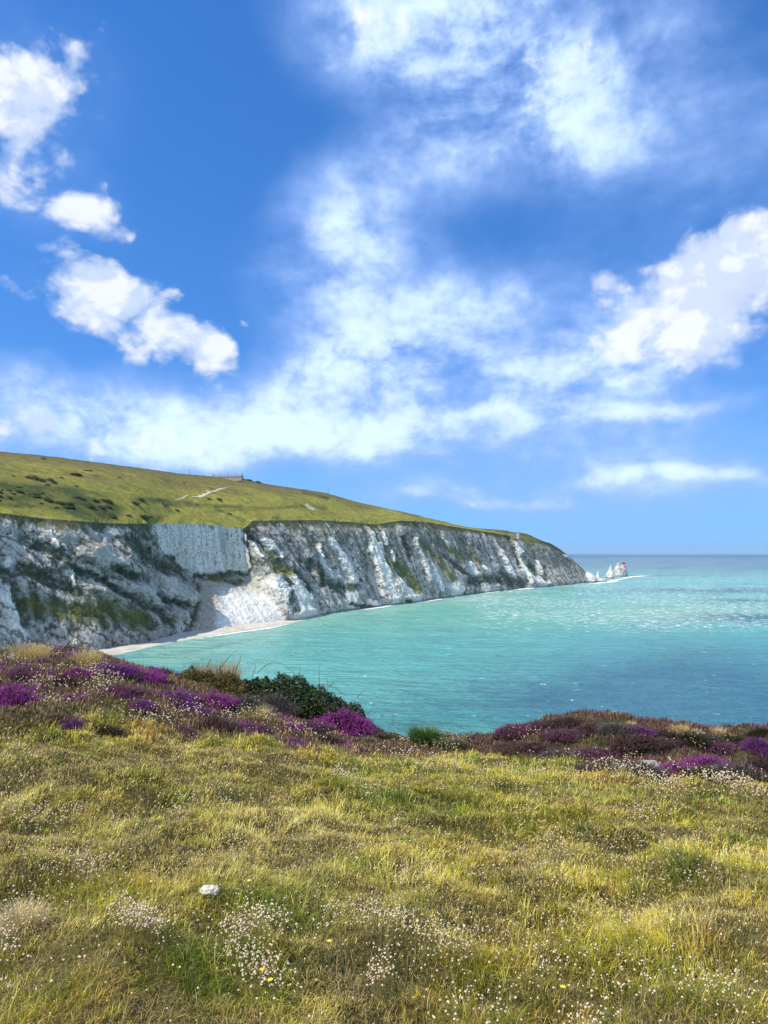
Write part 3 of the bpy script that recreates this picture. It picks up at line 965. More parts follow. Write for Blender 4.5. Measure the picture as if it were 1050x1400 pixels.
q.build('red_band', paint_red, lh, True)
q = MB()
q.lathe([(5.35, 23.5 * k), (5.3, 25.5 * k)], 20)
q.build('white_band', paint_white, lh, True)
q = MB()
q.lathe([(5.2, 25.5 * k), (5.2, 28.0 * k), (6.3, 28.2 * k), (6.3, 28.9 * k), (5.0, 29 * k)], 20)
q.build('gallery', paint_red, lh)
q = MB()
q.lathe([(3.4, 29 * k), (3.4, 31.4 * k)], 12)
q.build('lantern', dark_m, lh)
q = MB()
q.lathe([(3.7, 31.4 * k), (3.0, 32.2 * k), (0.4, 33 * k)], 12)
q.build('lantern_roof', paint_red, lh)

# row of cottages on the skyline
hp = on_hill(311, 655)
cot = thing('cottage_row', (hp[0], hp[1], hp[2] - 1.2), 'long grey row of coastguard cottages with five chimneys on the skyline', 'cottages', rz=R(-14))
scl = hp[1] / FPX
L2 = 22.0 * scl
wz, rz_ = 4.4, 7.4
q = MB()
q.box(-L2, L2, -3.4, 3.4, -2, wz)
q.add([(-L2, -3.4, wz), (-L2, 3.4, wz), (-L2, 0, rz_ - .15)], [(0, 2, 1)])
q.add([(L2, -3.4, wz), (L2, 3.4, wz), (L2, 0, rz_ - .15)], [(0, 1, 2)])
q.build('wall', render_m, cot)
q = MB()
q.add([(-L2 - .3, -3.9, wz - .25), (L2 + .3, -3.9, wz - .25), (L2 + .3, 0, rz_), (-L2 - .3, 0, rz_), (-L2 - .3, 3.9, wz - .25), (L2 + .3, 3.9, wz - .25),
       (-L2 - .3, -3.9, wz - .05), (L2 + .3, -3.9, wz - .05), (L2 + .3, 0, rz_ + .2), (-L2 - .3, 0, rz_ + .2), (-L2 - .3, 3.9, wz - .05), (L2 + .3, 3.9, wz - .05)],
      [(0, 3, 2, 1), (3, 4, 5, 2), (6, 7, 8, 9), (9, 8, 11, 10), (0, 1, 7, 6), (4, 10, 11, 5), (0, 6, 9, 3), (3, 9, 10, 4), (1, 2, 8, 7), (2, 5, 11, 8)])
roof = q.build('roof', slate_m, cot)
for i in range(5):
    x = -L2 + .9 + i * (2 * L2 - 1.8) / 4
    q = MB()
    q.box(x - .8, x + .8, -.6, .6, rz_ - .8, rz_ + 2.2)
    q.box(x - .95, x + .95, -.75, .75, rz_ + 2.2, rz_ + 2.45)
    for s in (-.45, 0, .45):
        q.lathe([(.17, rz_ + 2.45), (.13, rz_ + 3.0)], 6, (x + s, 0))
    q.build('chimney', stone_m, roof)
for i in range(8):
    x = -L2 + 2.4 + i * (2 * L2 - 4.8) / 7
    q = MB()
    q.box(x - .5, x + .5, -3.46, -3.38, 1.5, 2.9)
    q.box(x - .58, x + .58, -3.52, -3.38, 1.36, 1.5)
    q.build('window', dark_m, cot)

# old gun battery on the end of the headland
bp_ = on_hill(697, 731)
bat = thing('gun_battery', (bp_[0], bp_[1], bp_[2] - 2.5), 'old stone gun battery on the end of the headland', 'fort', rz=R(-38))
s = bp_[1] / FPX
q = MB()
q.box(-13 * s, 11 * s, -6, 6, -8, 3.6 * s)
q.box(-9 * s, -4 * s, -5, 5, 3.6 * s, 5.4 * s)
q.build('rampart', plain_mat('mossy_stone', (.11, .12, .06), (.20, .19, .13), .25), bat)
q = MB()
q.box(11 * s, 15 * s, -4, 4, -8, 3.0 * s)
q.build('gatehouse', stone_m, bat)
q = MB()
q.box(12 * s, 14.2 * s, -4.2, 4.2, 3.0 * s, 3.4 * s)
q.build('parapet', render_m, bat)


def mast(px_, py0, py1, r, label, arms, cat, sink=2.0):
    p = on_hill(px_, py0)
    h = (py0 - py1) * p[1] / FPX
    t = thing(cat.replace(' ', '_'), (p[0], p[1], p[2] - sink), label, cat)
    q = MB()
    q.tube([(0, 0, 0), (0, 0, h + sink)], [r, r * .6], 8)
    q.build('pole', wood_m, t)
    for a in arms:
        q = MB()
        q.box(-1.6, 1.6, -.12, .12, h * a + sink, h * a + sink + .35)
        q.build('crossarm', wood_m, t)


mast(448.5, 675, 667, .38, 'thin dark mast standing alone on the falling skyline of the down', [], 'radio mast')
mast(259, 650, 642.5, .35, 'short pole on the skyline to the left of the cottages', [.85], 'utility pole')

# two walkers far off on the skyline
coat = [plain_mat('dark_coat', (.03, .035, .05), (.05, .05, .07), 3), plain_mat('brown_coat', (.06, .045, .04), (.09, .07, .06), 3)]
skin_m = plain_mat('skin', (.42, .26, .19), (.48, .31, .23), 5)


def walker(px_, py_, m, label, stride, pale=False):
    p = on_hill(px_, py_)
    J = [(0, 0, .93), (0, 0, 1.2), (0, 0, 1.45), (0, 0, 1.56), (0, -.02, 1.74), (.10, 0, .88), (.12, stride, .5), (.12, stride * 1.2, .06), (.12, stride * 1.2 - .16, .03),
         (-.10, 0, .88), (-.12, -stride, .5), (-.12, -stride * 1.6, .08), (-.12, -stride * 1.6 - .16, .04), (.2, 0, 1.42), (.27, -stride * .6, 1.15), (.28, -stride * 1.1 - .05, .92), (-.2, 0, 1.42), (-.27, stride * .6, 1.15), (-.28, stride * .9, .92)]
    Ed = [(0, 1), (1, 2), (2, 3), (3, 4), (0, 5), (5, 6), (6, 7), (7, 8), (0, 9), (9, 10), (10, 11), (11, 12), (2, 13), (13, 14), (14, 15), (2, 16), (16, 17), (17, 18)]
    rad = [.15, .15, .17, .06, .11, .10, .075, .05, .04, .10, .075, .05, .04, .07, .05, .04, .07, .05, .04]
    me = bpy.data.meshes.new('person')
    me.from_pydata(J, Ed, [])
    o = link(bpy.data.objects.new('person', me))
    o.location = (p[0], p[1], p[2] - .05)
    md = o.modifiers.new('skin', 'SKIN')
    for i, r in enumerate(rad):
        me.skin_vertices[0].data[i].radius = (r, r)
    me.skin_vertices[0].data[0].use_root = True
    o.modifiers.new('sub', 'SUBSURF').levels = 1
    me.materials.append(m)
    o.rotation_euler = (0, 0, R(70))
    tag(o, label, 'person', 'walkers far off on the down')


walker(30, 620.5, coat[0], 'left of two dark walkers on the skyline of the down', .14)
walker(41, 621.2, coat[1], 'right of two dark walkers on the skyline of the down', .08)


# ================================================================== BUSHES ON THE DOWN
gorse_m = [plain_mat('dark_gorse', (.045, .062, .028), (.085, .105, .045), .7, bump=.4), plain_mat('olive_gorse', (.07, .08, .032), (.12, .125, .05), .7, bump=.4)]


def lump_mesh(name, seed, m):
    r_ = np.random.default_rng(seed)
    n, mm = 40, 18
    th = np.linspace(0, 2 * np.pi, n, endpoint=False)[None, :]
    ph = np.linspace(-.25, np.pi / 2 * .97, mm)[:, None]
    x, y, z = np.cos(ph) * np.cos(th), np.cos(ph) * np.sin(th), np.sin(ph) + 0 * th
    d = 1 + .55 * fbm(x * 2 + seed, y * 2, z * 2, 3) + .3 * fbm(x * 6 + seed, y * 6, z * 6, 2)
    Vl = np.stack([x * d, y * d, z * d * .75], -1).reshape(-1, 3)
    idx = np.arange(n * mm).reshape(mm, n)
    idx = np.concatenate([idx, idx[:, :1]], 1)
    F4 = np.stack([idx[:-1, :-1], idx[:-1, 1:], idx[1:, 1:], idx[1:, :-1]], -1).reshape(-1, 4)
    # leafy sprays standing off the surface
    ns = 900
    pick = r_.integers(n, len(Vl), ns)
    b0 = Vl[pick]
    dr = b0 / (np.linalg.norm(b0, axis=1)[:, None] + 1e-6) + r_.normal(size=(ns, 3)) * .5
    sd_ = np.cross(dr, r_.normal(size=(ns, 3)))
    sd_ /= np.linalg.norm(sd_, axis=1)[:, None] + 1e-6
    ln = r_.uniform(.08, .22, (ns, 1))
    T = np.stack([b0 - sd_ * .05, b0 + sd_ * .05, b0 + dr * ln], 1).reshape(-1, 3)
    F3 = np.arange(ns * 3).reshape(-1, 3) + len(Vl)
    me_o = make_mesh(name, np.concatenate([Vl, T]), [F4, F3], m)
    return me_o


def bush(px_, py_, wpx, asp, src, label, group, sink=.15):
    p = on_hill(px_, py_)
    s = wpx * .5 * p[1] / FPX
    o = src.copy()
    COL.objects.link(o)
    o.location = (p[0], p[1], p[2] - s * sink)
    o.scale = (s, s * random.uniform(.8, 1.3), s * asp * random.uniform(.85, 1.2))
    o.rotation_euler = (0, 0, random.uniform(0, 6.28))
    o.name = 'gorse_bush'
    tag(o, label, 'bush', group)


lumps = [lump_mesh('gorse_bush', 3 + i, gorse_m[i % 2]) for i in range(4)]
singles = [(38, 653, 8, .8, 'left end gorse bush of the dark thicket high on the down'), (47, 655, 13, .8, 'largest gorse bush in the dark thicket high on the down'), (56, 657, 11, .7, 'middle gorse bush of the dark thicket high on the down'),
           (68, 656.5, 10, .8, 'tall round gorse bush at the upper right of the high thicket'), (74, 660, 7, .7, 'small gorse bush at the lower right end of the high thicket'), (64, 663, 8, .5, 'low gorse bush along the lower edge of the high thicket'),
           (59, 627, 7, .5, 'lone low bush just under the skyline of the down'), (18, 651, 6, .6, 'small lone bush on the slope left of the high thicket'), (84, 653, 5, .7, 'small lone bush on the slope right of the high thicket'),
           (104, 664.5, 5, .6, 'lone dark bush above the broad scrub band'), (102, 648, 16, .35, 'long low olive thicket high on the open slope'), (120, 643, 14, .35, 'flat dark thicket near the skyline right of the olive one'), (146, 686, 12, .7, 'round dark bush at the right end of the scrub band'),
           (192, 683, 10, .6, 'dark bush beside the pale scar on the middle slope'), (184, 688, 11, .5, 'dark bush on the bright turf below the pale scar'), (196, 706, 22, .28, 'long grey green thicket on the bright turf near the cliff edge'), (175, 705, 8, .4, 'small thicket left of the long grey green one'),
           (163, 653, 5, .5, 'tiny lone bush on the bare upper slope'), (285, 682.5, 6, .7, 'small dark bush below the chalk path'), (299, 683, 8, .6, 'second dark bush below the chalk path, on its right'), (241, 697, 6, .5, 'lone dark bush on the turf above the smooth chalk slab'),
           (313, 702, 6, .4, 'small bush on the turf above the right side of the chalk slab'), (251, 660, 4, .5, 'tiny bush on the upper slope above the chalk path'), (331, 652.5, 8, .6, 'dark bush at the right end of the cottage row'), (340, 656, 9, .5, 'low hedge like bush down the skyline from the cottages'), (352, 659, 10, .4, 'flat bush farther down the skyline from the cottages')]
for i, (x, y, w, a, lb_) in enumerate(singles):
    bush(x, y, w, a, lumps[i % 4], lb_, 'lone bushes on the down')
k = 0
while k < 46:
    t = random.random()
    x = -20 + 175 * t
    y = 672 + 24 * t + random.gauss(0, 7) - 4 * math.sin(t * 3)
    if y < 662 or y > 708:
        continue
    bush(x, y, random.uniform(4, 12), random.uniform(.35, .7), lumps[k % 4], 'one of many dark gorse bushes in the broad scrub band across the lower down', 'gorse bushes in the scrub band')
    k += 1
for o in lumps:
    bpy.data.objects.remove(o)
# ================================================================== NEAR GROUND
def bump2(x, y, cx, cy, rx, ry, h):
    return h * np.exp(-(((x - cx) / rx) ** 2 + ((y - cy) / ry) ** 2))


def edge_y(x):
    return 12.9 + 0.5 * perlin(np.asarray(x) / 3.1, np.asarray(x) * 0 + 4.2) + 0.15 * perlin(np.asarray(x) / .9, np.asarray(x) * 0 + 1.2)


def ground(x, y, fine=True):
    x = np.asarray(x, float)
    y = np.asarray(y, float)
    k = 0.008 + 0.141 * sstep(x + 0.25 * (y - 8), -4.5, 1.6)
    z = EYE - 1.6 - k * np.maximum(y - 2.5, 0)
    z = z + bump2(x, y, 3.1, 11.4, 1.25, 1.3, .50) + bump2(x, y, 5.4, 11.2, 1.6, 1.5, .20) + bump2(x, y, -4.5, 10.5, 2.5, 1.5, .10)
    if fine:
        z = z + fbm(x / 1.3, y / 1.3, None, 4) * .17 + fbm(x / .42, y / .42, None, 2) * .11 + fbm(x / 4, y / 4, None, 2) * .08
    d = y - edge_y(x)
    dd = np.where(d > 0, np.minimum(d, 2.0) ** 2 * .35 + np.maximum(d - 2.0, 0) * 1.4, 0)
    z = z - dd
    z = z - .02 * np.maximum(-y - 4, 0)
    far_z = -3.0
    return np.maximum(z, far_z)


gx = np.concatenate([np.linspace(-420, -16, 60)[:-1], np.linspace(-16, 16, 420), np.linspace(16, 420, 60)[1:]])
gy = np.concatenate([np.linspace(-90, -4, 30)[:-1], np.linspace(-4, 16, 300), 16 + (np.linspace(0, 1, 50)[1:]) ** 1.5 * 70])
GX, GY = np.meshgrid(gx, gy)
GZ = ground(GX, GY)
gn = fbm(GX / 1.1, GY / 1.1, None, 4)
gc = mixc(np.zeros(GX.shape + (3,)) + np.array([.040, .036, .014]), (.10, .085, .035), np.clip(.5 + gn * 1.6, 0, 1))
soil_m = col_mat('turf_soil', 9.0, .6, 1.4, bump=.02, bscale=22.0)
grd = make_mesh('ground', np.stack([GX, GY, GZ], -1).reshape(-1, 3), grid_faces(len(gy), len(gx)), soil_m, col=gc.reshape(-1, 3), smooth=True)
tag(grd, 'rough grassy clifftop sloping to the edge of the bay', kind='structure')
_ty = np.arange(1.2, 15.5, .01)


def hit(px_, py_):
    d = ray(px_, py_)
    t = _ty / d[1]
    X = d[0] * t
    Z_ = EYE + d[2] * t
    g = ground(X, _ty)
    i = np.argmax(Z_ < g) if (Z_ < g).any() else np.argmin(np.where(_ty < 13.2, Z_ - g, 9))
    return np.array([X[i], _ty[i], g[i]])


# where heath grows instead of grass, by ground position
_yy = np.array([(-9, 6.6), (-6, 6.7), (-4.2, 7.0), (-3, 7.3), (-2.0, 7.4), (-1.0, 7.9), (-.3, 8.6), (.3, 9.6), (1.0, 10.4), (1.6, 10.0), (2.4, 8.9), (3.4, 8.2), (5, 7.9), (9, 7.6)])


def heath(x, y):
    e = np.interp(x, _yy[:, 0], _yy[:, 1]) + .9 * fbm(np.asarray(x) / 1.1, np.asarray(y) / 1.1, None, 3)
    return sstep(y, e - .25, e + .5)


# ------------------------------------------------------------------ blades
def blades(base, hgt, wid, lean, yaw, col, tipcol, curl=0.5):
    """curved tapering blades: 7 vertices each"""
    n = len(base)
    ld = np.stack([np.cos(yaw), np.sin(yaw), 0 * yaw], -1)
    sdv = np.stack([-np.sin(yaw), np.cos(yaw), 0 * yaw], -1)
    sdv = sdv * np.cos(0.6 * rng.normal(size=n))[:, None]
    out = np.empty((n, 7, 3), np.float32)
    cc = np.empty((n, 7, 3), np.float32)
    j = 0
    for t, wf in ((0, 1.0), (.4, .85), (.75, .55), (1.0, 0)):
        a = lean * (.35 * t + .65 * t * t)
        c = base + ld * (np.sin(a) * hgt * t)[:, None] + np.array([0, 0, 1.0]) * (np.cos(a) * hgt * t)[:, None]
        w = (wid * wf)[:, None] * .5
        cl = col + (tipcol - col) * t
        if wf:
            out[:, j] = c - sdv * w
            out[:, j + 1] = c + sdv * w
            cc[:, j] = cl
            cc[:, j + 1] = cl
            j += 2
        else:
            out[:, j] = c
            cc[:, j] = cl
    i = np.arange(n)[:, None] * 7
    F4 = np.concatenate([i + np.array([[0, 1, 3, 2]]), i + np.array([[2, 3, 5, 4]])])
    F3 = i + np.array([[4, 5, 6]])
    return out.reshape(-1, 3), F4, F3, cc.reshape(-1, 3)


def merge(parts):
    V_, F4_, F3_, C_, b_ = [], [], [], [], 0
    for v_, f4, f3, c_ in parts:
        V_.append(v_)
        F4_.append(f4 + b_)
        F3_.append(f3 + b_)
        C_.append(c_)
        b_ += len(v_)
    return np.concatenate(V_), [np.concatenate(F4_), np.concatenate(F3_)], np.concatenate(C_)


def scatter(n, r0, r1, half=.66):
    r = rng.uniform(r0, r1, n)
    a = rng.uniform(-half, half, n)
    x = r * np.sin(a) * 1.04
    y = r * np.cos(a)
    return x, y


plant_m = leaf_mat('grass_blades', trans=.30)
# meadow grass, in little tufts
N_T = 66000
tx, ty = scatter(N_T, 1.3, 14.4)
# the meadow goes on to both sides of the view and behind the feet
sy = rng.uniform(-1.0, 14.2, 40000)
sx = (np.maximum(sy, 0) * .74 + rng.uniform(0, 6.0, 40000) - np.where(sy < 1.2, .8, 0)) * rng.choice([-1, 1], 40000)
tx, ty = np.concatenate([tx, sx]), np.concatenate([ty, sy])
N_T += 40000
ok = (ty < edge_y(tx) + .6) & (rng.random(N_T) > heath(tx, ty) * .985)
tx, ty = tx[ok], ty[ok]
nt = len(tx)
tr = np.maximum(np.hypot(tx, ty), 2.0)
tus = fbm(tx / .55, ty / .55, None, 3)
tus2 = fbm(tx / 1.9 + 9, ty / 1.9, None, 3)
dry = np.clip(.46 + 1.5 * fbm(tx / .95 + 31, ty / .95, None, 4) + .4 * perlin(tx / .3, ty / .3) + .22 * rng.normal(size=nt) - .08 * sstep(tx, -1, 3), 0, 1)
lush = sstep(fbm(tx / .5 + 71, ty / .5, None, 3) + .25 * tus, .10, .34) * (1 - sstep(dry, .6, .9))
red = sstep(fbm(tx / 1.0 + 51, ty / 1.0, None, 3) + .1 * rng.normal(size=nt), .14, .36)
bare = sstep(fbm(tx / .8 + 91, ty / .8, None, 3), .20, .34)
th_ = (.022 + .036 * np.clip(.5 + 1.9 * tus + .5 * tus2, 0, 1.4)) * np.exp(rng.normal(size=nt) * .32) * (1 - .6 * bare) * (1 + .25 * sstep(tr, 5, 11)) * (1 + .45 * lush)
tcol = mixc(np.zeros((nt, 3)) + np.array([.155, .190, .010]), (.46, .37, .048), np.clip(dry * 1.1, 0, 1))
tcol = mixc(tcol, (.060, .125, .008), lush * .9)
tcol = mixc(tcol, (.38, .18, .03), red * .55)
qx_, qy_ = project(np.stack([tx, ty, ground(tx, ty, False)], -1))
qx_ = qx_ + 60 * tus
qy_ = qy_ + 25 * tus2


def patch(items):
    return np.clip(sum(a * np.exp(-((qx_ - cx) / rx) ** 2 - ((qy_ - cy) / ry) ** 2) for cx, cy, rx, ry, a in items), 0, 1)


pale = patch([(430, 1140, 100, 32, 1), (200, 1140, 90, 30, .6), (290, 1180, 120, 30, .7), (120, 1285, 60, 25, .6), (450, 1300, 60, 40, .6), (60, 1060, 90, 30, .6), (330, 1050, 120, 18, .4), (790, 1090, 120, 20, .4), (500, 1230, 60, 20, .5), (400, 1190, 80, 22, .5)])
deep = patch([(470, 1080, 60, 20, 1), (560, 1112, 80, 20, 1), (620, 1105, 50, 14, .7), (60, 1375, 80, 28, 1), (280, 1340, 110, 22, .8), (190, 1315, 50, 22, .8), (390, 1250, 60, 16, .9), (650, 1330, 60, 50, .6), (740, 1280, 90, 40, .5), (850, 1110, 90, 22, .6), (80, 1110, 70, 18, .7), (250, 1085, 80, 16, .6), (190, 1200, 60, 12, .6), (30, 1250, 50, 18, .7), (960, 1380, 70, 30, .6), (600, 1210, 70, 16, .5), (1000, 1250, 90, 40, .4)])
rusty = patch([(220, 1190, 40, 16, .7), (700, 1290, 60, 30, .5), (560, 1360, 70, 30, .7), (870, 1110, 50, 12, .6), (640, 1230, 60, 20, .4), (120, 1340, 60, 20, .5), (980, 1290, 60, 50, .4)])
tcol = mixc(tcol, (.60, .49, .19), pale * .65)
tcol = mixc(tcol, (.075, .135, .008), deep * .75)
tcol = mixc(tcol, (.36, .19, .035), rusty * .55)
th_ = th_ * (1 - .45 * pale + .55 * deep)
tcol *= np.exp(rng.normal(size=(nt, 1)) * .38) * np.array([1.30, 1.24, .88])
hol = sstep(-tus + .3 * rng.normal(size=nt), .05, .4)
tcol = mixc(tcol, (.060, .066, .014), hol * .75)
tcol = mixc(tcol, (.54, .43, .20), bare * .6 * (rng.random(nt) < .7))
tflow = 2.2 * fbm(tx / .9 + 5, ty / .9, None, 2) * np.pi + .4
NB = 13
ti = np.repeat(np.arange(nt), NB)
n = len(ti)
ba = rng.uniform(0, 6.283, n)
bq = np.sqrt(rng.random(n)) * (.012 + .0052 * tr[ti])
x = tx[ti] + bq * np.cos(ba)
y = ty[ti] + bq * np.sin(ba)
z = ground(x, y)
r = tr[ti]
hgt = th_[ti] * rng.uniform(.5, 1.3, n)
flw = rng.random(n) < .45
yaw = np.where(flw, tflow[ti] + rng.normal(size=n) * .5, ba + rng.normal(size=n) * .5)
lean = np.abs(rng.normal(size=n)) * .55 + .40 + .5 * np.clip(tus2[ti], 0, 1)
wid = rng.uniform(.0016, .0034, n) * np.clip(r / 3.2, .8, 4.2)
cb = tcol[ti].copy()
straw = rng.random(n) < (.14 + .5 * sstep(dry[ti], .45, .9)) * (1 - .7 * deep[ti]) + .3 * pale[ti]
cb[straw] = cb[straw] * .25 + np.array([.76, .61, .22]) * .75
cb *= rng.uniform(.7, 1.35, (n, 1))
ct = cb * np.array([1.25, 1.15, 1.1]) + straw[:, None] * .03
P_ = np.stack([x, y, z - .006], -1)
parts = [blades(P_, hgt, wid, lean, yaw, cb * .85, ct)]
# dead litter and moss lying between the tufts
N_L = 230000
x, y = scatter(N_L, 1.3, 9.0)
ok = rng.random(N_L) > heath(x, y)
x, y = x[ok], y[ok]
n = len(x)
ms = sstep(fbm(x / .35 + 7, y / .35, None, 3), -.05, .25)
lc = mixc(np.zeros((n, 3)) + np.array([.42, .33, .14]), (.13, .135, .022), ms * (rng.random(n) < .8))
lc = mixc(lc, (.22, .13, .05), (rng.random(n) < .15) * 1.0) * rng.uniform(.6, 1.3, (n, 1))
parts.append(blades(np.stack([x, y, ground(x, y) + .001], -1), rng.uniform(.015, .045, n), rng.uniform(.002, .004, n) * np.clip(np.hypot(x, y) / 3.2, .8, 3), rng.uniform(.7, 1.45, n), rng.uniform(0, 6.28, n), lc * .8, lc))
# taller seeding stalks
N_S = 9000
x, y = scatter(N_S, 1.5, 13.2)
ok = (rng.random(N_S) < .35 + .8 * sstep(fbm(x / 1.2 + 13, y / 1.2, None, 3), .0, .3)) & (y < edge_y(x)) & (rng.random(N_S) > heath(x, y) * .7)
x, y = x[ok], y[ok]
n = len(x)
rr_ = np.hypot(x, y)
sc_ = np.zeros((n, 3)) + np.array([.46, .37, .17])
sc_ = mixc(sc_, (.33, .17, .07), (rng.random(n) < .3).astype(float)) * rng.uniform(.7, 1.25, (n, 1))
parts.append(blades(np.stack([x, y, ground(x, y) - .005], -1), rng.uniform(.08, .19, n), np.clip(rr_ / 3.5, .8, 3) * .0018, np.abs(rng.normal(size=n)) * .45 + .15, rng.uniform(0, 6.28, n), sc_ * .8, sc_ * 1.1))
Vg, Fg, Cg = merge(parts)
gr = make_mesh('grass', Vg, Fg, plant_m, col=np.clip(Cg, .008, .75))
tag(gr, 'long dry and green meadow grass over the clifftop', kind='stuff')

# ------------------------------------------------------------------ heath ground cover (between the heather clumps)
N_H = 280000
x, y = scatter(N_H, 6.3, 16.0, .86)
ok = (rng.random(N_H) < heath(x, y)) & (y < edge_y(x) + 1.0)
x, y = x[ok], y[ok]
n = len(x)
hz = fbm(x / .6 + 3, y / .6, None, 3)
hcol = mixc(np.zeros((n, 3)) + np.array([.062, .055, .018]), (.125, .062, .045), np.clip(.55 + hz * 2, 0, 1))
mv = sstep(fbm(x / .8 + 23, y / .8, None, 3) - .14 * (1 - sstep(x, -1, 1)), -.12, .2) * (rng.random(n) < .6)
tipc = mixc(hcol * 1.3, (.27, .065, .15), mv * .9)
pv = sstep(fbm(x / .75 + 43, y / .55, None, 3), .06, .2) * (1 - sstep(x, -.6, .2)) * (rng.random(n) < .75)
tipc = mixc(tipc, (.30, .035, .30), pv)
grey = (rng.random(n) < .14) & (pv < .5)
tipc[grey] = np.array([.24, .20, .17])
gold = (pv < .5) & (rng.random(n) < .34 * (1 - sstep(x, -1.5, 1)) + .06)
tipc[gold] = np.array([.40, .31, .12])
hh_ = rng.uniform(.035, .09, n) * (1 + .5 * hz) * (1 + .25 * (1 - sstep(x, -3, 0)))
hp_ = blades(np.stack([x, y, ground(x, y) - .01], -1), hh_, rng.uniform(.008, .016, n), np.abs(rng.normal(size=n)) * .5 + .1, rng.uniform(0, 6.28, n), hcol, tipc)
Vh, Fh, Ch = merge([hp_])
hu = make_mesh('heath_ground_cover', Vh, Fh, plant_m, col=np.clip(Ch, .008, .7))
tag(hu, 'low brown and mauve heath covering the cliff edge', kind='stuff')

# ------------------------------------------------------------------ small white wild flowers
ico_v = []
ph = (1 + 5 ** .5) / 2
ico_v = np.array([(-1, ph, 0), (1, ph, 0), (-1, -ph, 0), (1, -ph, 0), (0, -1, ph), (0, 1, ph), (0, -1, -ph), (0, 1, -ph), (ph, 0, -1), (ph, 0, 1), (-ph, 0, -1), (-ph, 0, 1)]) / math.hypot(1, ph)
ico_f = np.array([(0, 11, 5), (0, 5, 1), (0, 1, 7), (0, 7, 10), (0, 10, 11), (1, 5, 9), (5, 11, 4), (11, 10, 2), (10, 7, 6), (7, 1, 8), (3, 9, 4), (3, 4, 2), (3, 2, 6), (3, 6, 8), (3, 8, 9), (4, 9, 5), (2, 4, 11), (6, 2, 10), (8, 6, 7), (9, 8, 1)])
# (pixel, spread in pixels x and y, how many, pinkness)
FC = [(180, 1285, 40, 24, 300, .1), (205, 1300, 30, 20, 120, .2), (345, 1290, 40, 28, 170, .15), (340, 1335, 26, 22, 130, .2), (320, 1310, 20, 25, 90, .2), (8, 1290, 20, 24, 110, .45), (30, 1275, 40, 16, 60, .3),
      (60, 1095, 60, 14, 170, .4), (20, 1098, 40, 12, 130, .3), (100, 1180, 50, 14, 170, .4), (125, 1192, 26, 14, 110, .6), (60, 1175, 40, 16, 90, .2), (245, 1120, 20, 8, 60, .5), (260, 1110, 60, 20, 90, .5), (320, 1165, 30, 14, 80, .4),
      (470, 1055, 16, 8, 110, .3), (500, 1085, 30, 14, 90, .2), (500, 1250, 40, 14, 150, .5), (545, 1262, 30, 12, 110, .2), (600, 1272, 50, 14, 190, .25), (620, 1285, 40, 16, 130, .4), (520, 1322, 22, 14, 100, .2), (370, 1340, 30, 20, 150, .2), (365, 1290, 40, 20, 130, .3),
      (450, 1250, 10, 5, 50, .1), (720, 1110, 30, 10, 70, .1), (750, 1140, 24, 16, 80, .5), (745, 1200, 30, 10, 70, .2), (860, 1060, 60, 6, 180, .2), (900, 1066, 40, 8, 160, .4), (985, 1063, 40, 7, 240, .15), (1020, 1072, 40, 8, 150, .5), (940, 1075, 80, 12, 170, .4),
      (765, 1155, 16, 8, 60, .6), (880, 1110, 30, 12, 80, .3), (985, 1185, 24, 10, 40, .2), (860, 1330, 60, 40, 80, .2), (980, 1350, 60, 30, 110, .1), (800, 1390, 40, 12, 110, .2), (740, 1330, 40, 20, 70, .2), (650, 1380, 60, 30, 90, .2), (690, 1160, 60, 30, 110, .2), (560, 1200, 80, 30, 130, .3),
      (330, 982, 40, 6, 110, .4), (365, 985, 12, 7, 80, .1), (355, 960, 7, 5, 50, .0), (420, 1000, 60, 10, 170, .4), (560, 1025, 50, 9, 170, .5), (600, 1040, 50, 10, 130, .2), (540, 1000, 30, 8, 120, .5), (615, 1012, 26, 8, 130, .1),
      (120, 898, 20, 9, 190, .1), (60, 888, 70, 7, 300, .25), (20, 902, 40, 8, 120, .2), (60, 935, 40, 14, 170, .4), (130, 925, 30, 16, 150, .2), (140, 945, 30, 14, 140, .3), (240, 905, 40, 6, 50, .3), (80, 960, 40, 8, 90, .4), (200, 985, 60, 12, 130, .3), (255, 975, 40, 10, 120, .5), (330, 905, 20, 8, 40, .3),
      (720, 1000, 30, 8, 50, .3), (820, 1040, 60, 12, 80, .4), (950, 1010, 60, 12, 60, .2), (10, 1040, 60, 30, 170, .3), (300, 1060, 120, 40, 220, .2), (800, 1250, 200, 60, 420, .25), (500, 1150, 200, 60, 420, .3), (150, 1150, 150, 60, 300, .3), (900, 1160, 140, 50, 420, .2), (700, 1060, 180, 25, 420, .3)]
fp, fk = [], []
for cx, cy, sx, sy, cnt, pk in FC:
    for _ in range(int(cnt * .9)):
        a_, b_ = random.gauss(0, .55), random.gauss(0, .55)
        if cy + sy * b_ < 885 or cy + sy * b_ > 1415:
            continue
        fp.append((cx + sx * a_, cy + sy * b_))
        fk.append(pk)
for _ in range(800):
    t = random.random() ** 1.0
    fp.append((random.uniform(-60, 1110), 1040 + 365 * t))
    fk.append(.25)
fp, fk = np.array(fp), np.array(fk)
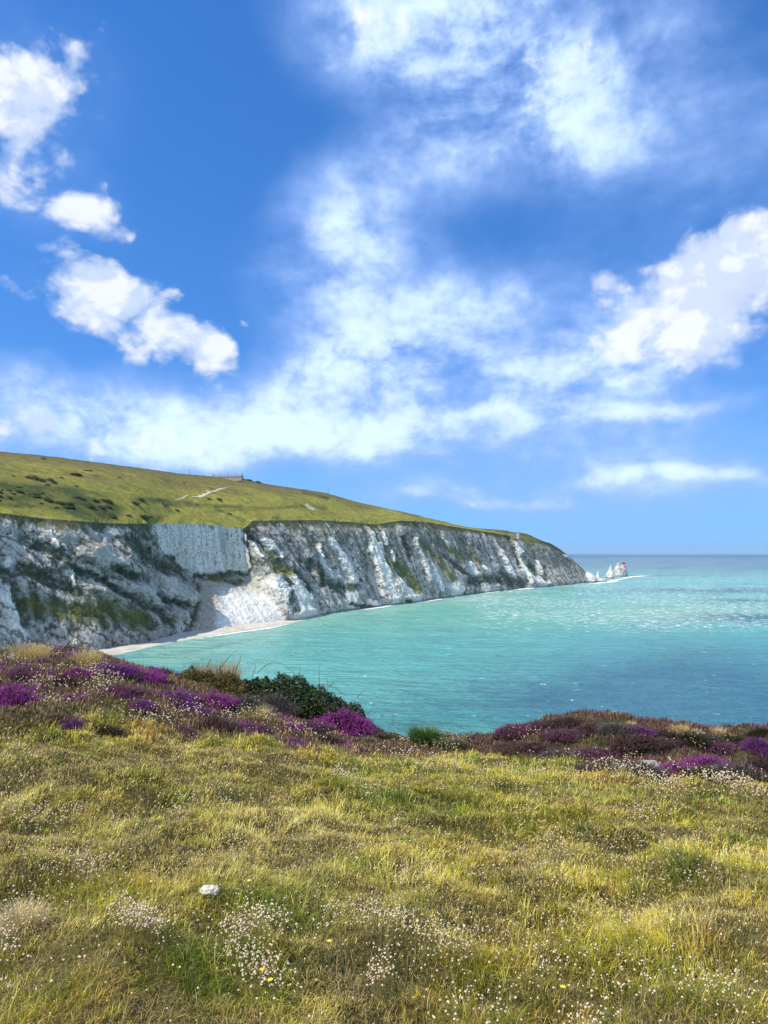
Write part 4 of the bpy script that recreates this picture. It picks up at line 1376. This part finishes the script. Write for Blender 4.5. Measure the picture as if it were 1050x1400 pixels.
# rays to the ground, coarse table
d_ = ray(fp[:, 0], fp[:, 1])
ts = np.arange(1.3, 13.3, .05)
X_ = d_[:, :1] / d_[:, 1:2] * ts[None]
Zr = EYE + d_[:, 2:3] / d_[:, 1:2] * ts[None]
below = Zr < ground(X_, np.broadcast_to(ts[None], X_.shape), False) + .08
fi = np.argmax(below, 1)
keep_ = below.any(1)
fi, fk = fi[keep_], fk[keep_]
fx = X_[keep_][np.arange(len(fi)), fi]
fy = ts[fi] + rng.uniform(-.03, .03, len(fi))
n = len(fx)
fz = ground(fx, fy)
fr = np.hypot(fx, fy)
fh = rng.uniform(.07, .17, n)
hx, hy = fx + rng.normal(size=n) * .03, fy + rng.normal(size=n) * .03
stem = blades(np.stack([fx, fy, fz], -1), fh, np.clip(fr / 3.5, .8, 3) * .0015, np.full(n, .12), rng.uniform(0, 6.28, n), np.zeros((n, 3)) + np.array([.20, .19, .05]), np.zeros((n, 3)) + np.array([.30, .24, .09]))
tip = stem[0].reshape(n, 7, 3)[:, 6]
rad = rng.uniform(.0028, .0064, n) * np.clip(fr / 5.0, .85, 1.7)
hv_ = tip[:, None, :] + ico_v[None] * rad[:, None, None] * rng.uniform(.75, 1.25, (n, 12, 1)) * np.array([1, 1, .85])
hcol = mixc(np.zeros((n, 3)) + np.array([.76, .65, .47]), (.66, .42, .40), (rng.random(n) < fk * .8) * rng.uniform(.3, 1, n))
hcol = mixc(hcol, (.45, .30, .16), (rng.random(n) < .12) * 1.0)
hc_ = np.repeat(hcol, 12, 0) * rng.uniform(.85, 1.1, (n * 12, 1))
ff = (np.arange(n)[:, None, None] * 12 + ico_f[None]).reshape(-1, 3)
Vf, Ff, Cf = merge([stem, (hv_.reshape(-1, 3), np.zeros((0, 4), int), ff, hc_)])
fl = make_mesh('wildflowers', Vf, Ff, plant_m, col=np.clip(Cf, .01, .82))
tag(fl, 'tiny white and pinkish wild flowers scattered through the grass', kind='stuff')

# ------------------------------------------------------------------ heather clumps
green_h = leaf_mat('heather_foliage', (.030, .032, .012), (.075, .062, .028), .2)
dead_h = leaf_mat('dry_heather_twigs', (.06, .05, .045), (.16, .135, .115), .15)
brown_h = leaf_mat('brown_heather', (.045, .03, .024), (.09, .062, .045), .2)
bloom_v = leaf_mat('purple_bloom', (.30, .018, .30), (.50, .06, .42), .3)
bloom_d = leaf_mat('violet_bloom', (.17, .018, .24), (.30, .05, .36), .3)
bloom_m = leaf_mat('mauve_bloom', (.20, .05, .13), (.34, .12, .24), .3)
bloom_r = leaf_mat('faded_bloom', (.10, .045, .05), (.20, .085, .10), .3)


def heather_mesh(seed, fm, bm, ns, bl):
    r_ = np.random.default_rng(seed)
    a = r_.uniform(0, 2 * np.pi, ns)
    q_ = np.sqrt(r_.random(ns))
    lob = 1 + .22 * np.sin(2 * a + seed) + .16 * np.sin(3 * a + seed * 2.3) + .1 * np.sin(5 * a + seed)
    bx_, by_ = q_ * np.cos(a) * lob * .9, q_ * np.sin(a) * lob * .9
    lump = .8 + .5 * fbm(bx_ * 1.6 + seed, by_ * 1.6, None, 3)
    top = (1 - q_ ** 2.2) * lump
    b = np.stack([bx_, by_, top * .62 * r_.uniform(.15, 1, ns)], -1)
    d = np.stack([bx_ * .9, by_ * .9, .75 + 0 * a], -1) + r_.normal(size=(ns, 3)) * .28
    d /= np.linalg.norm(d, axis=1)[:, None]
    ln = r_.uniform(.22, .42, ns)
    yaw_ = np.arctan2(d[:, 1], d[:, 0])
    ln_a = np.arccos(np.clip(d[:, 2], -1, 1))
    v_, f4, f3, c_ = blades(b, ln, r_.uniform(.03, .055, ns), ln_a, yaw_, np.zeros((ns, 3)), np.zeros((ns, 3)))
    nl = ns * 6
    pick = r_.integers(0, ns, nl)
    t = r_.uniform(.1, 1.0, nl)
    lp_ = b[pick] + d[pick] * (ln[pick] * t)[:, None] + r_.normal(size=(nl, 3)) * .02
    fol = [(v_, f4, f3, c_), quads(lp_, r_.uniform(.014, .03, nl), r_)]
    blo = None
    if bl:
        m_ = int(ns * bl)
        w_ = sstep(top + .25 * fbm(bx_ * 2.5 + seed * 3, by_ * 2.5, None, 2), .0, .3)
        pick = r_.choice(ns, m_, p=(w_ + .03) / (w_ + .03).sum())
        t = r_.uniform(.5, 1.08, m_)
        fpz = b[pick] + d[pick] * (ln[pick] * t)[:, None] + r_.normal(size=(m_, 3)) * .018
        blo = quads(fpz, r_.uniform(.016, .034, m_), r_)
    return fol, blo


def quads(c, s, r_):
    n_ = len(c)
    u_ = r_.normal(size=(n_, 3))
    u_ /= np.linalg.norm(u_, axis=1)[:, None]
    w_ = np.cross(u_, r_.normal(size=(n_, 3)))
    w_ /= np.linalg.norm(w_, axis=1)[:, None]
    s = s[:, None]
    v_ = np.stack([c - u_ * s * .7, c + w_ * s * .45, c + u_ * s * .7, c - w_ * s * .45], 1)
    return v_.reshape(-1, 3), np.arange(n_ * 4).reshape(-1, 4), np.zeros((0, 3), int), np.zeros((n_ * 4, 3))


PROTO = {}


def proto(kind, var):
    if (kind, var) not in PROTO:
        fm, bm, ns, bl = {'vivid': (brown_h, bloom_v, 1500, 8), 'violet': (brown_h, bloom_d, 1500, 7), 'mauve': (brown_h, bloom_m, 1300, 6), 'faded': (brown_h, bloom_r, 1200, 5),
                          'grey': (dead_h, None, 1500, 0), 'green': (green_h, None, 1500, 0)}[kind]
        sd_ = 17 * len(PROTO) + 5
        fol, blo = heather_mesh(sd_, fm, bm, ns, bl)
        res = []
        for nm, pr, mm in (('foliage', fol, fm), ('bloom', [blo] if blo else None, bm)):
            if pr is None:
                continue
            V1, F1, _c = merge(pr)
            o = make_mesh(nm, V1, F1, mm)
            COL.objects.unlink(o)
            res.append(o)
        PROTO[(kind, var)] = res
    return PROTO[(kind, var)]


HC = 0


def heather(cx, ybot, w, h, kind, label, name='heather_clump', cat='heather', group='heather clumps along the cliff edge', zs=1.0):
    global HC
    p = hit(cx, ybot)
    s = p[1] / FPX
    rx = w * (.62 if kind in ('vivid', 'violet') and cx < 420 else .54) * s
    ry = min(rx, max(.16, rx * .75))
    p = p + np.array([p[0], p[1], 0]) / math.hypot(p[0], p[1]) * ry * .55
    z = float(ground(p[0], p[1]))
    t = thing(name, (p[0], p[1], z - .03), label, cat, group, rz=random.uniform(-.5, .5), scale=(rx * .95, ry * .95, max(.10, h * s) * .95 * zs))
    for o in proto(kind, HC % 2):
        c = o.copy()
        COL.objects.link(c)
        c.parent = t
    HC += 1
    return t


HL = [
    (14, 968, 62, 42, 'vivid', 'bright purple heather clump cut by the left edge of the photo'), (36, 925, 62, 24, 'mauve', 'pale pink mauve heather under the white flowers on the far left'),
    (85, 942, 60, 26, 'faded', 'brownish heather beside the grass gap on the left bank'), (106, 929, 40, 20, 'vivid', 'small purple heather clump left of the big purple one'), (152, 926, 70, 22, 'violet', 'dark violet left half of the wide heather bank'),
    (188, 931, 74, 28, 'vivid', 'widest bright purple heather clump in the middle of the left bank'), (203, 908, 36, 16, 'vivid', 'small bright purple heather clump against the beach'), (222, 920, 54, 22, 'faded', 'dull red brown heather behind the bright purple bank'),
    (254, 916, 28, 20, 'violet', 'small violet heather clump beside the rusty dry stems'), (250, 934, 40, 18, 'vivid', 'purple heather patch below the rusty dry stems'), (163, 952, 56, 24, 'mauve', 'mauve heather clump with brown tips on the grass slope'),
    (232, 957, 86, 22, 'violet', 'long violet heather strip across the middle of the bank'), (193, 972, 44, 22, 'violet', 'little violet heather clump standing among tall grass'), (292, 968, 60, 26, 'vivid', 'bright magenta heather clump sloping below the bramble'),
    (322, 952, 50, 20, 'vivid', 'purple heather crown just in front of the bramble'), (262, 979, 52, 22, 'violet', 'bluish violet heather low on the bank among pale flowers'), (330, 972, 70, 34, 'grey', 'grey twiggy dead heather under the bramble'),
    (290, 1000, 62, 28, 'faded', 'dark brown heather hummock at the foot of the bank'), (240, 1000, 40, 20, 'mauve', 'pinkish heather hummock at the edge of the meadow'), (76, 995, 70, 24, 'faded', 'dull brown heather strip on the left meadow edge'),
    (100, 997, 36, 20, 'violet', 'small violet heather clump in front of the dull brown strip'), (135, 1003, 60, 18, 'green', 'low dark green heather without flowers on the meadow edge'), (372, 972, 66, 40, 'grey', 'dark grey heather clump in the shade of the bramble'),
    (372, 945, 60, 26, 'faded', 'dark maroon heather on the shoulder of the bramble'), (420, 968, 70, 40, 'green', 'blackish heather mound below the bramble canes'), (455, 962, 60, 34, 'grey', 'dark woody heather beside the big purple cushion'),
    (397, 1000, 34, 16, 'vivid', 'tiny purple heather clump among cream flowers'), (350, 1000, 50, 18, 'mauve', 'pale mauve heather tuft below the dead heather'), (466, 1004, 92, 46, 'vivid', 'largest purple heather cushion at the drop beside the sea'), (494, 1008, 40, 34, 'vivid', 'purple heather hanging over the end of the bank'), (425, 1003, 50, 24, 'mauve', 'low mauve heather left of the largest purple cushion'),
    (480, 962, 54, 30, 'green', 'dark green heather knob at the end of the bramble'), (440, 1016, 50, 20, 'green', 'dark tussock under the largest purple cushion'), (506, 996, 36, 26, 'faded', 'brown grassy heather on the drop right of the purple cushion'), (532, 1004, 60, 18, 'faded', 'low brown heather on the notch above the sea'), (520, 1014, 56, 18, 'green', 'low olive heather behind the pink flowers'),
    (612, 1016, 60, 22, 'faded', 'purple brown heather mat right of the green gorse'), (644, 1016, 50, 14, 'faded', 'thin brown heather mat at the lowest notch of the edge'),
    (708, 1010, 64, 26, 'mauve', 'mauve heather on the left shoulder of the right mound'), (742, 1002, 60, 22, 'mauve', 'pinkish heather near the left top of the right mound'), (776, 996, 60, 16, 'faded', 'red brown heather along the crest of the right mound'), (772, 1016, 56, 20, 'mauve', 'rosy heather patch on the face of the right mound'),
    (815, 1002, 60, 18, 'faded', 'rusty heather on the crest behind the rosy patch'), (842, 1008, 56, 22, 'grey', 'grey dead heather patch near the crest of the right mound'), (866, 1005, 52, 18, 'violet', 'violet heather just under the crest near pale grass'),
    (730, 1030, 90, 16, 'faded', 'broad rusty heather low on the left of the right mound'), (765, 1040, 50, 26, 'grey', 'dark grey heather hollow in the right mound'), (815, 1040, 70, 26, 'mauve', 'mauve heather in the middle of the right mound'), (872, 1030, 90, 20, 'faded', 'broad red brown heather in the centre of the right mound'),
    (940, 1020, 80, 18, 'green', 'olive heather behind the two bright purple clumps'), (905, 1014, 60, 20, 'faded', 'rusty heather below the golden grass tuft'), (925, 1060, 66, 30, 'vivid', 'bright purple heather clump beside the grey rock'), (972, 1050, 70, 26, 'vivid', 'bright purple heather clump farther right of the grey rock'),
    (960, 1070, 80, 32, 'green', 'black green heather below the two bright purple clumps'), (1010, 1066, 80, 36, 'grey', 'dark woody heather at the right foot of the mound'), (1036, 1032, 60, 30, 'violet', 'violet heather clump cut by the right edge of the photo'), (1000, 1018, 60, 20, 'green', 'olive heather on the crest near the right edge'),
    (1045, 1060, 60, 34, 'faded', 'brown heather below the violet clump at the right edge'), (870, 1062, 70, 24, 'grey', 'dark twiggy heather left of the grey rock'), (820, 1056, 60, 18, 'faded', 'low brown heather where the right mound meets the meadow'), (985, 1033, 60, 22, 'mauve', 'mauve brown heather between the purple and violet clumps'), (1040, 1008, 40, 18, 'green', 'dark heather knob on the skyline at the right edge')]
for a_ in HL:
    heather(*a_)

# ------------------------------------------------------------------ bramble with arching canes
bram_m = leaf_mat('bramble_leaves', (.022, .040, .010), (.062, .080, .024), .2, .45)
cane_m = plain_mat('bramble_cane', (.10, .055, .035), (.17, .10, .06), 20)


def leafy(name, label, cat, px0, px1, pyb, tops, nleaf, m, size, depth=.5, group=None):
    """a low bush whose top follows the given outline (pixels), standing at its own distance"""
    pc = hit((px0 + px1) / 2, pyb)
    Y = pc[1] + .25
    xs_ = np.array([p[0] for p in tops], float)
    ys_ = np.array([p[1] for p in tops], float) + 9
    t = thing(name, (pc[0], Y, float(ground(pc[0], Y)) - .03), label, cat, group)
    r_ = np.random.default_rng(len(label))
    pxx = r_.uniform(px0, px1, nleaf)
    dy = r_.uniform(-depth, depth, nleaf)
    tp = np.interp(pxx, xs_, ys_) + 4 + 20 * fbm(pxx / 11, dy * 5, None, 4, .65)
    X0 = (pxx - 525) / FPX * Y
    ztop = at_depth(pxx, tp, np.full(nleaf, Y))[:, 2]
    zg = ground(X0, Y + dy)
    hfull = np.maximum(ztop - zg, .05) * (1 - .75 * (np.abs(dy) / depth) ** 2)
    f = 1 - r_.random(nleaf) ** 2.2 * .9
    c = np.stack([X0 - pc[0], dy, zg + hfull * f - t.location[2]], -1)
    n_ = nleaf
    s_ = r_.uniform(.6, 1.25, n_) * size
    nrm_ = np.stack([r_.normal(size=n_) * .6, r_.normal(size=n_) * .6, 1 + 0 * s_], -1)
    nrm_ /= np.linalg.norm(nrm_, axis=1)[:, None]
    u_ = np.cross(nrm_, r_.normal(size=(n_, 3)))
    u_ /= np.linalg.norm(u_, axis=1)[:, None]
    w_ = np.cross(nrm_, u_)
    s2 = s_[:, None]
    vs = np.stack([c - u_ * s2, c - u_ * s2 * .1 + w_ * s2 * .55 + nrm_ * s2 * .18, c + u_ * s2, c - u_ * s2 * .1 - w_ * s2 * .55 + nrm_ * s2 * .18], 1).reshape(-1, 3)
    i = np.arange(n_)[:, None] * 4
    F3 = np.concatenate([i + np.array([[0, 2, 1]]), i + np.array([[0, 3, 2]])])
    make_mesh('foliage', vs, F3, m, parent=t)
    return t, Y


def canes(t, Y, lst, m, name='cane', r=.006):
    for pts in lst:
        P3 = [Vector(at_depth(a, b, Y + dz)) - t.location for a, b, dz in pts]
        L_ = []
        for i in range(len(P3) - 1):
            p0, p1, p2, p3 = P3[max(i - 1, 0)], P3[i], P3[i + 1], P3[min(i + 2, len(P3) - 1)]
            for k in range(6):
                u = k / 6
                L_.append(.5 * ((2 * p1) + (p2 - p0) * u + (2 * p0 - 5 * p1 + 4 * p2 - p3) * u * u + (3 * p1 - p0 - 3 * p2 + p3) * u ** 3))
        L_.append(P3[-1])
        q = MB()
        q.tube(L_, list(np.linspace(r, r * .4, len(L_))), 5)
        q.build(name, m, t, True)


tb, Yb = leafy('bramble_bush', 'dark green bramble bush with arching canes above the sea', 'bramble', 322, 500, 966,
               [(322, 930), (335, 920), (350, 916), (372, 915), (385, 911), (400, 912), (415, 918), (430, 924), (450, 934), (470, 944), (490, 955), (500, 966)], 26000, bram_m, .024, .5)
canes(tb, Yb, [[(352, 920, 0), (366, 908, 0), (378, 906.5, .05), (390, 910, .1), (402, 920, .1)], [(437, 938, 0), (436.5, 925, 0), (437, 910, 0)], [(438, 936, .1), (450, 937, .1), (462, 943, .1), (468, 950, .1)], [(448, 945, 0), (448, 934, .05), (446, 927, .1), (440, 928, .1)],
                [(488, 955, 0), (494, 947, .05), (499, 943, .1)], [(345, 925, 0), (349, 912, 0), (347, 905, 0)], [(408, 922, 0), (411, 912, .1), (409, 908, .1)], [(450, 940, .1), (457, 932, .1), (463, 930, .1)]], cane_m)
td, Yd = leafy('bramble_bush', 'mixed olive and rusty bramble at the left end of the dark green one', 'bramble', 252, 340, 946,
               [(252, 906), (262, 900), (275, 905), (290, 908), (310, 909), (325, 914), (340, 924)], 9000, leaf_mat('olive_bramble_leaves', (.05, .06, .015), (.16, .12, .035), .3), .018, .4)
canes(td, Yd, [[(300, 915, 0), (315, 896, 0), (324, 889, .1)], [(322, 916, 0), (328, 903, 0), (329, 896, .05)], [(283, 912, 0), (287, 903, 0), (291, 900, 0)]], cane_m)

# rusty dry stems
rust_m = leaf_mat('rusty_stems', (.30, .13, .035), (.50, .30, .11), .3)
straw_m = leaf_mat('bleached_straw', (.55, .44, .20), (.74, .62, .36), .3)
gold_m = leaf_mat('golden_straw', (.45, .33, .12), (.62, .50, .22), .3)


def tuft(px_, pyb, w, h, nb, m, name, cat, label, group=None, thick=.006, part='blades', spread=.5):
    p = hit(px_, pyb)
    s = p[1] / FPX
    t = thing(name, (p[0], p[1], p[2] - .02), label, cat, group)
    r_ = np.random.default_rng(int(px_ * 7 + pyb))
    a = r_.uniform(0, 6.28, nb)
    q_ = np.sqrt(r_.random(nb)) * w * .32 * s
    b = np.stack([q_ * np.cos(a), q_ * np.sin(a) * .6, 0 * a], -1)
    v_, f4, f3, _ = blades(b, r_.uniform(.5, 1.1, nb) * h * s, r_.uniform(.6, 1.3, nb) * thick, np.abs(r_.normal(size=nb)) * spread + .1, a + r_.normal(size=nb) * .8, np.zeros((nb, 3)), np.zeros((nb, 3)))
    make_mesh(part, v_, [f4, f3], m, parent=t)
    return t


tuft(305, 940, 70, 44, 900, rust_m, 'dry_bracken', 'bracken', 'rusty orange dry stems standing in front of the bramble')
tuft(275, 930, 44, 30, 350, rust_m, 'dry_bracken', 'bracken', 'smaller patch of rusty stems left of the tall ones')
for i, a_ in enumerate([(928, 1003, 40, 16, 500, gold_m, 'golden straw grass tuft on the crest of the right mound'), (952, 1004, 22, 10, 200, straw_m, 'thin bleached grass tuft right of the golden one'), (982, 1004, 30, 13, 300, straw_m, 'bleached grass tuft nearest the right edge on the crest'),
                        (862, 993, 24, 10, 220, straw_m, 'bleached grass tuft on the crest left of the golden one'), (120, 912, 50, 28, 700, gold_m, 'pale golden grass tuft topped with white flowers on the left skyline'), (40, 905, 80, 30, 900, gold_m, 'broad band of golden grass on the far left skyline'), (358, 985, 26, 26, 260, gold_m, 'straw grass tuft with cream flowers below the bramble'),
                        (30, 1272, 76, 44, 1100, straw_m, 'wind combed pale grass tussock near the left edge of the meadow')]):
    tuft(a_[0], a_[1], a_[2], a_[3], a_[4], a_[5], 'grass_tuft', 'grass tuft', a_[6], 'pale dry grass tufts', thick=.005 if a_[1] < 1100 else .0028, spread=.5 if a_[1] < 1100 else .75)

# young green gorse
gg = leaf_mat('young_gorse', (.06, .13, .02), (.14, .20, .045), .25)
tuft(580, 1022, 54, 32, 1400, gg, 'gorse_bush', 'bush', 'small bright green gorse bush on the low part of the edge', thick=.011, part='foliage', spread=.55)
tuft(618, 1024, 44, 20, 700, leaf_mat('grey_green_gorse', (.09, .10, .04), (.22, .21, .12), .25), 'gorse_bush', 'bush', 'grey green scrubby bush right of the bright green gorse', thick=.008, part='foliage', spread=.6)

# ------------------------------------------------------------------ stones
def stone(px_, py_, w, h, m, label, seed, name='stone'):
    p = hit(px_, py_)
    s = math.hypot(p[1], EYE - p[2]) / FPX
    n, mm = 40, 24
    th = np.linspace(0, 2 * np.pi, n, endpoint=False)[None, :]
    ph_ = np.linspace(-np.pi / 2 * .98, np.pi / 2 * .98, mm)[:, None]
    sq = lambda v, e: np.sign(v) * np.abs(v) ** e
    x_, y_, z_ = sq(np.cos(ph_), .7) * sq(np.cos(th), .75), sq(np.cos(ph_), .7) * sq(np.sin(th), .75), sq(np.sin(ph_), .7) + 0 * th
    d = 1 + .5 * fbm(x_ * 1.3 + seed, y_ * 1.3, z_ * 1.3, 3) + .22 * fbm(x_ * 4 + seed, y_ * 5, z_ * 5, 3)
    Vs = np.stack([x_ * d * w * .5 * s, y_ * d * w * .34 * s, z_ * d * h * .5 * s], -1).reshape(-1, 3)
    idx = np.arange(n * mm).reshape(mm, n)
    idx = np.concatenate([idx, idx[:, :1]], 1)
    F4 = np.stack([idx[:-1, :-1], idx[:-1, 1:], idx[1:, 1:], idx[1:, :-1]], -1).reshape(-1, 4)
    o = make_mesh(name, Vs, [F4, np.stack([idx[0, :-1][::-1]]), np.stack([idx[-1, :-1]])], m, smooth=True)
    o.location = (p[0], p[1] + .02, p[2] + h * .30 * s + .016)
    o.rotation_euler = (0, R(4), R(8))
    tag(o, label, 'stone')


chalkstone = plain_mat('pitted_chalk', (.34, .28, .22), (.76, .72, .66), 60, bump=.006)
stone(285, 1229, 21, 10, chalkstone, 'white chalk stone lying in the short dry grass', 4)
stone(890, 1054, 24, 13, plain_mat('lichened_rock', (.17, .165, .15), (.33, .32, .29), 18, bump=.01), 'grey rock at the foot of the right heather mound', 9)

# ------------------------------------------------------------------ a few yellow flowers
yel = plain_mat('yellow_petals', (.75, .50, .01), (.85, .62, .03), 30)
stm = plain_mat('flower_stem', (.10, .14, .03), (.14, .17, .05), 30)
for a, b, lb_ in ((358, 1355, 'upper yellow flower of the pair near the bottom edge'), (369, 1371, 'lower yellow flower of the pair near the bottom edge'), (450, 1313, 'single yellow flower in the dry grass left of a white cluster'), (340, 1222, 'single yellow flower to the right of the white stone'), (770, 1381, 'single yellow flower among white ones near the bottom edge')):
    p = hit(a, b + 14)
    t = thing('yellow_flower', (p[0], p[1], p[2]), lb_, 'flower', 'yellow flowers in the meadow')
    hz = .11
    q = MB()
    q.tube([(0, 0, 0), (.004, 0, hz * .5), (.0, 0, hz)], .0012, 5)
    q.build('stem', stm, t)
    q = MB()
    for k in range(11):
        an = 2 * math.pi * k / 11
        c, s = math.cos(an), math.sin(an)
        q.add([(c * .001 - s * .0012, s * .001 + c * .0012, hz), (c * .001 + s * .0012, s * .001 - c * .0012, hz), (c * .0085 + s * .0022, s * .0085 - c * .0022, hz + .0025), (c * .010, s * .010, hz + .002), (c * .0085 - s * .0022, s * .0085 + c * .0022, hz + .0025)], [(0, 1, 2, 3, 4)])
    q.lathe([(.003, hz - .003), (.0035, hz + .001), (.001, hz + .003)], 8)
    q.build('flower_head', yel, t)

# ================================================================== SEA AIR
hz = bpy.data.meshes.new('haze')
bx0, bx1, by0, by1, bz0, bz1 = -33500, 33500, -33500, 33500, -12, 262
hz.from_pydata([(bx0, by0, bz0), (bx1, by0, bz0), (bx1, by1, bz0), (bx0, by1, bz0), (bx0, by0, bz1), (bx1, by0, bz1), (bx1, by1, bz1), (bx0, by1, bz1)], [],
               [(0, 3, 2, 1), (4, 5, 6, 7), (0, 1, 5, 4), (1, 2, 6, 5), (2, 3, 7, 6), (3, 0, 4, 7)])
hm_ = bpy.data.materials.new('sea_air')
hm_.use_nodes = True
N = NT(hm_.node_tree)
N.n.clear()
vol = N.new('ShaderNodeVolumePrincipled')
vol.inputs['Color'].default_value = rgba(.62, .82, 1.0)
vol.inputs['Density'].default_value = 0.00003
vol.inputs['Anisotropy'].default_value = 0.2
out = N.new('ShaderNodeOutputMaterial')
N.l.new(vol.outputs[0], out.inputs['Volume'])
hz.materials.append(hm_)
hzo = link(bpy.data.objects.new('haze', hz))
tag(hzo, 'faint blue sea air between the camera and the far headland', kind='stuff')
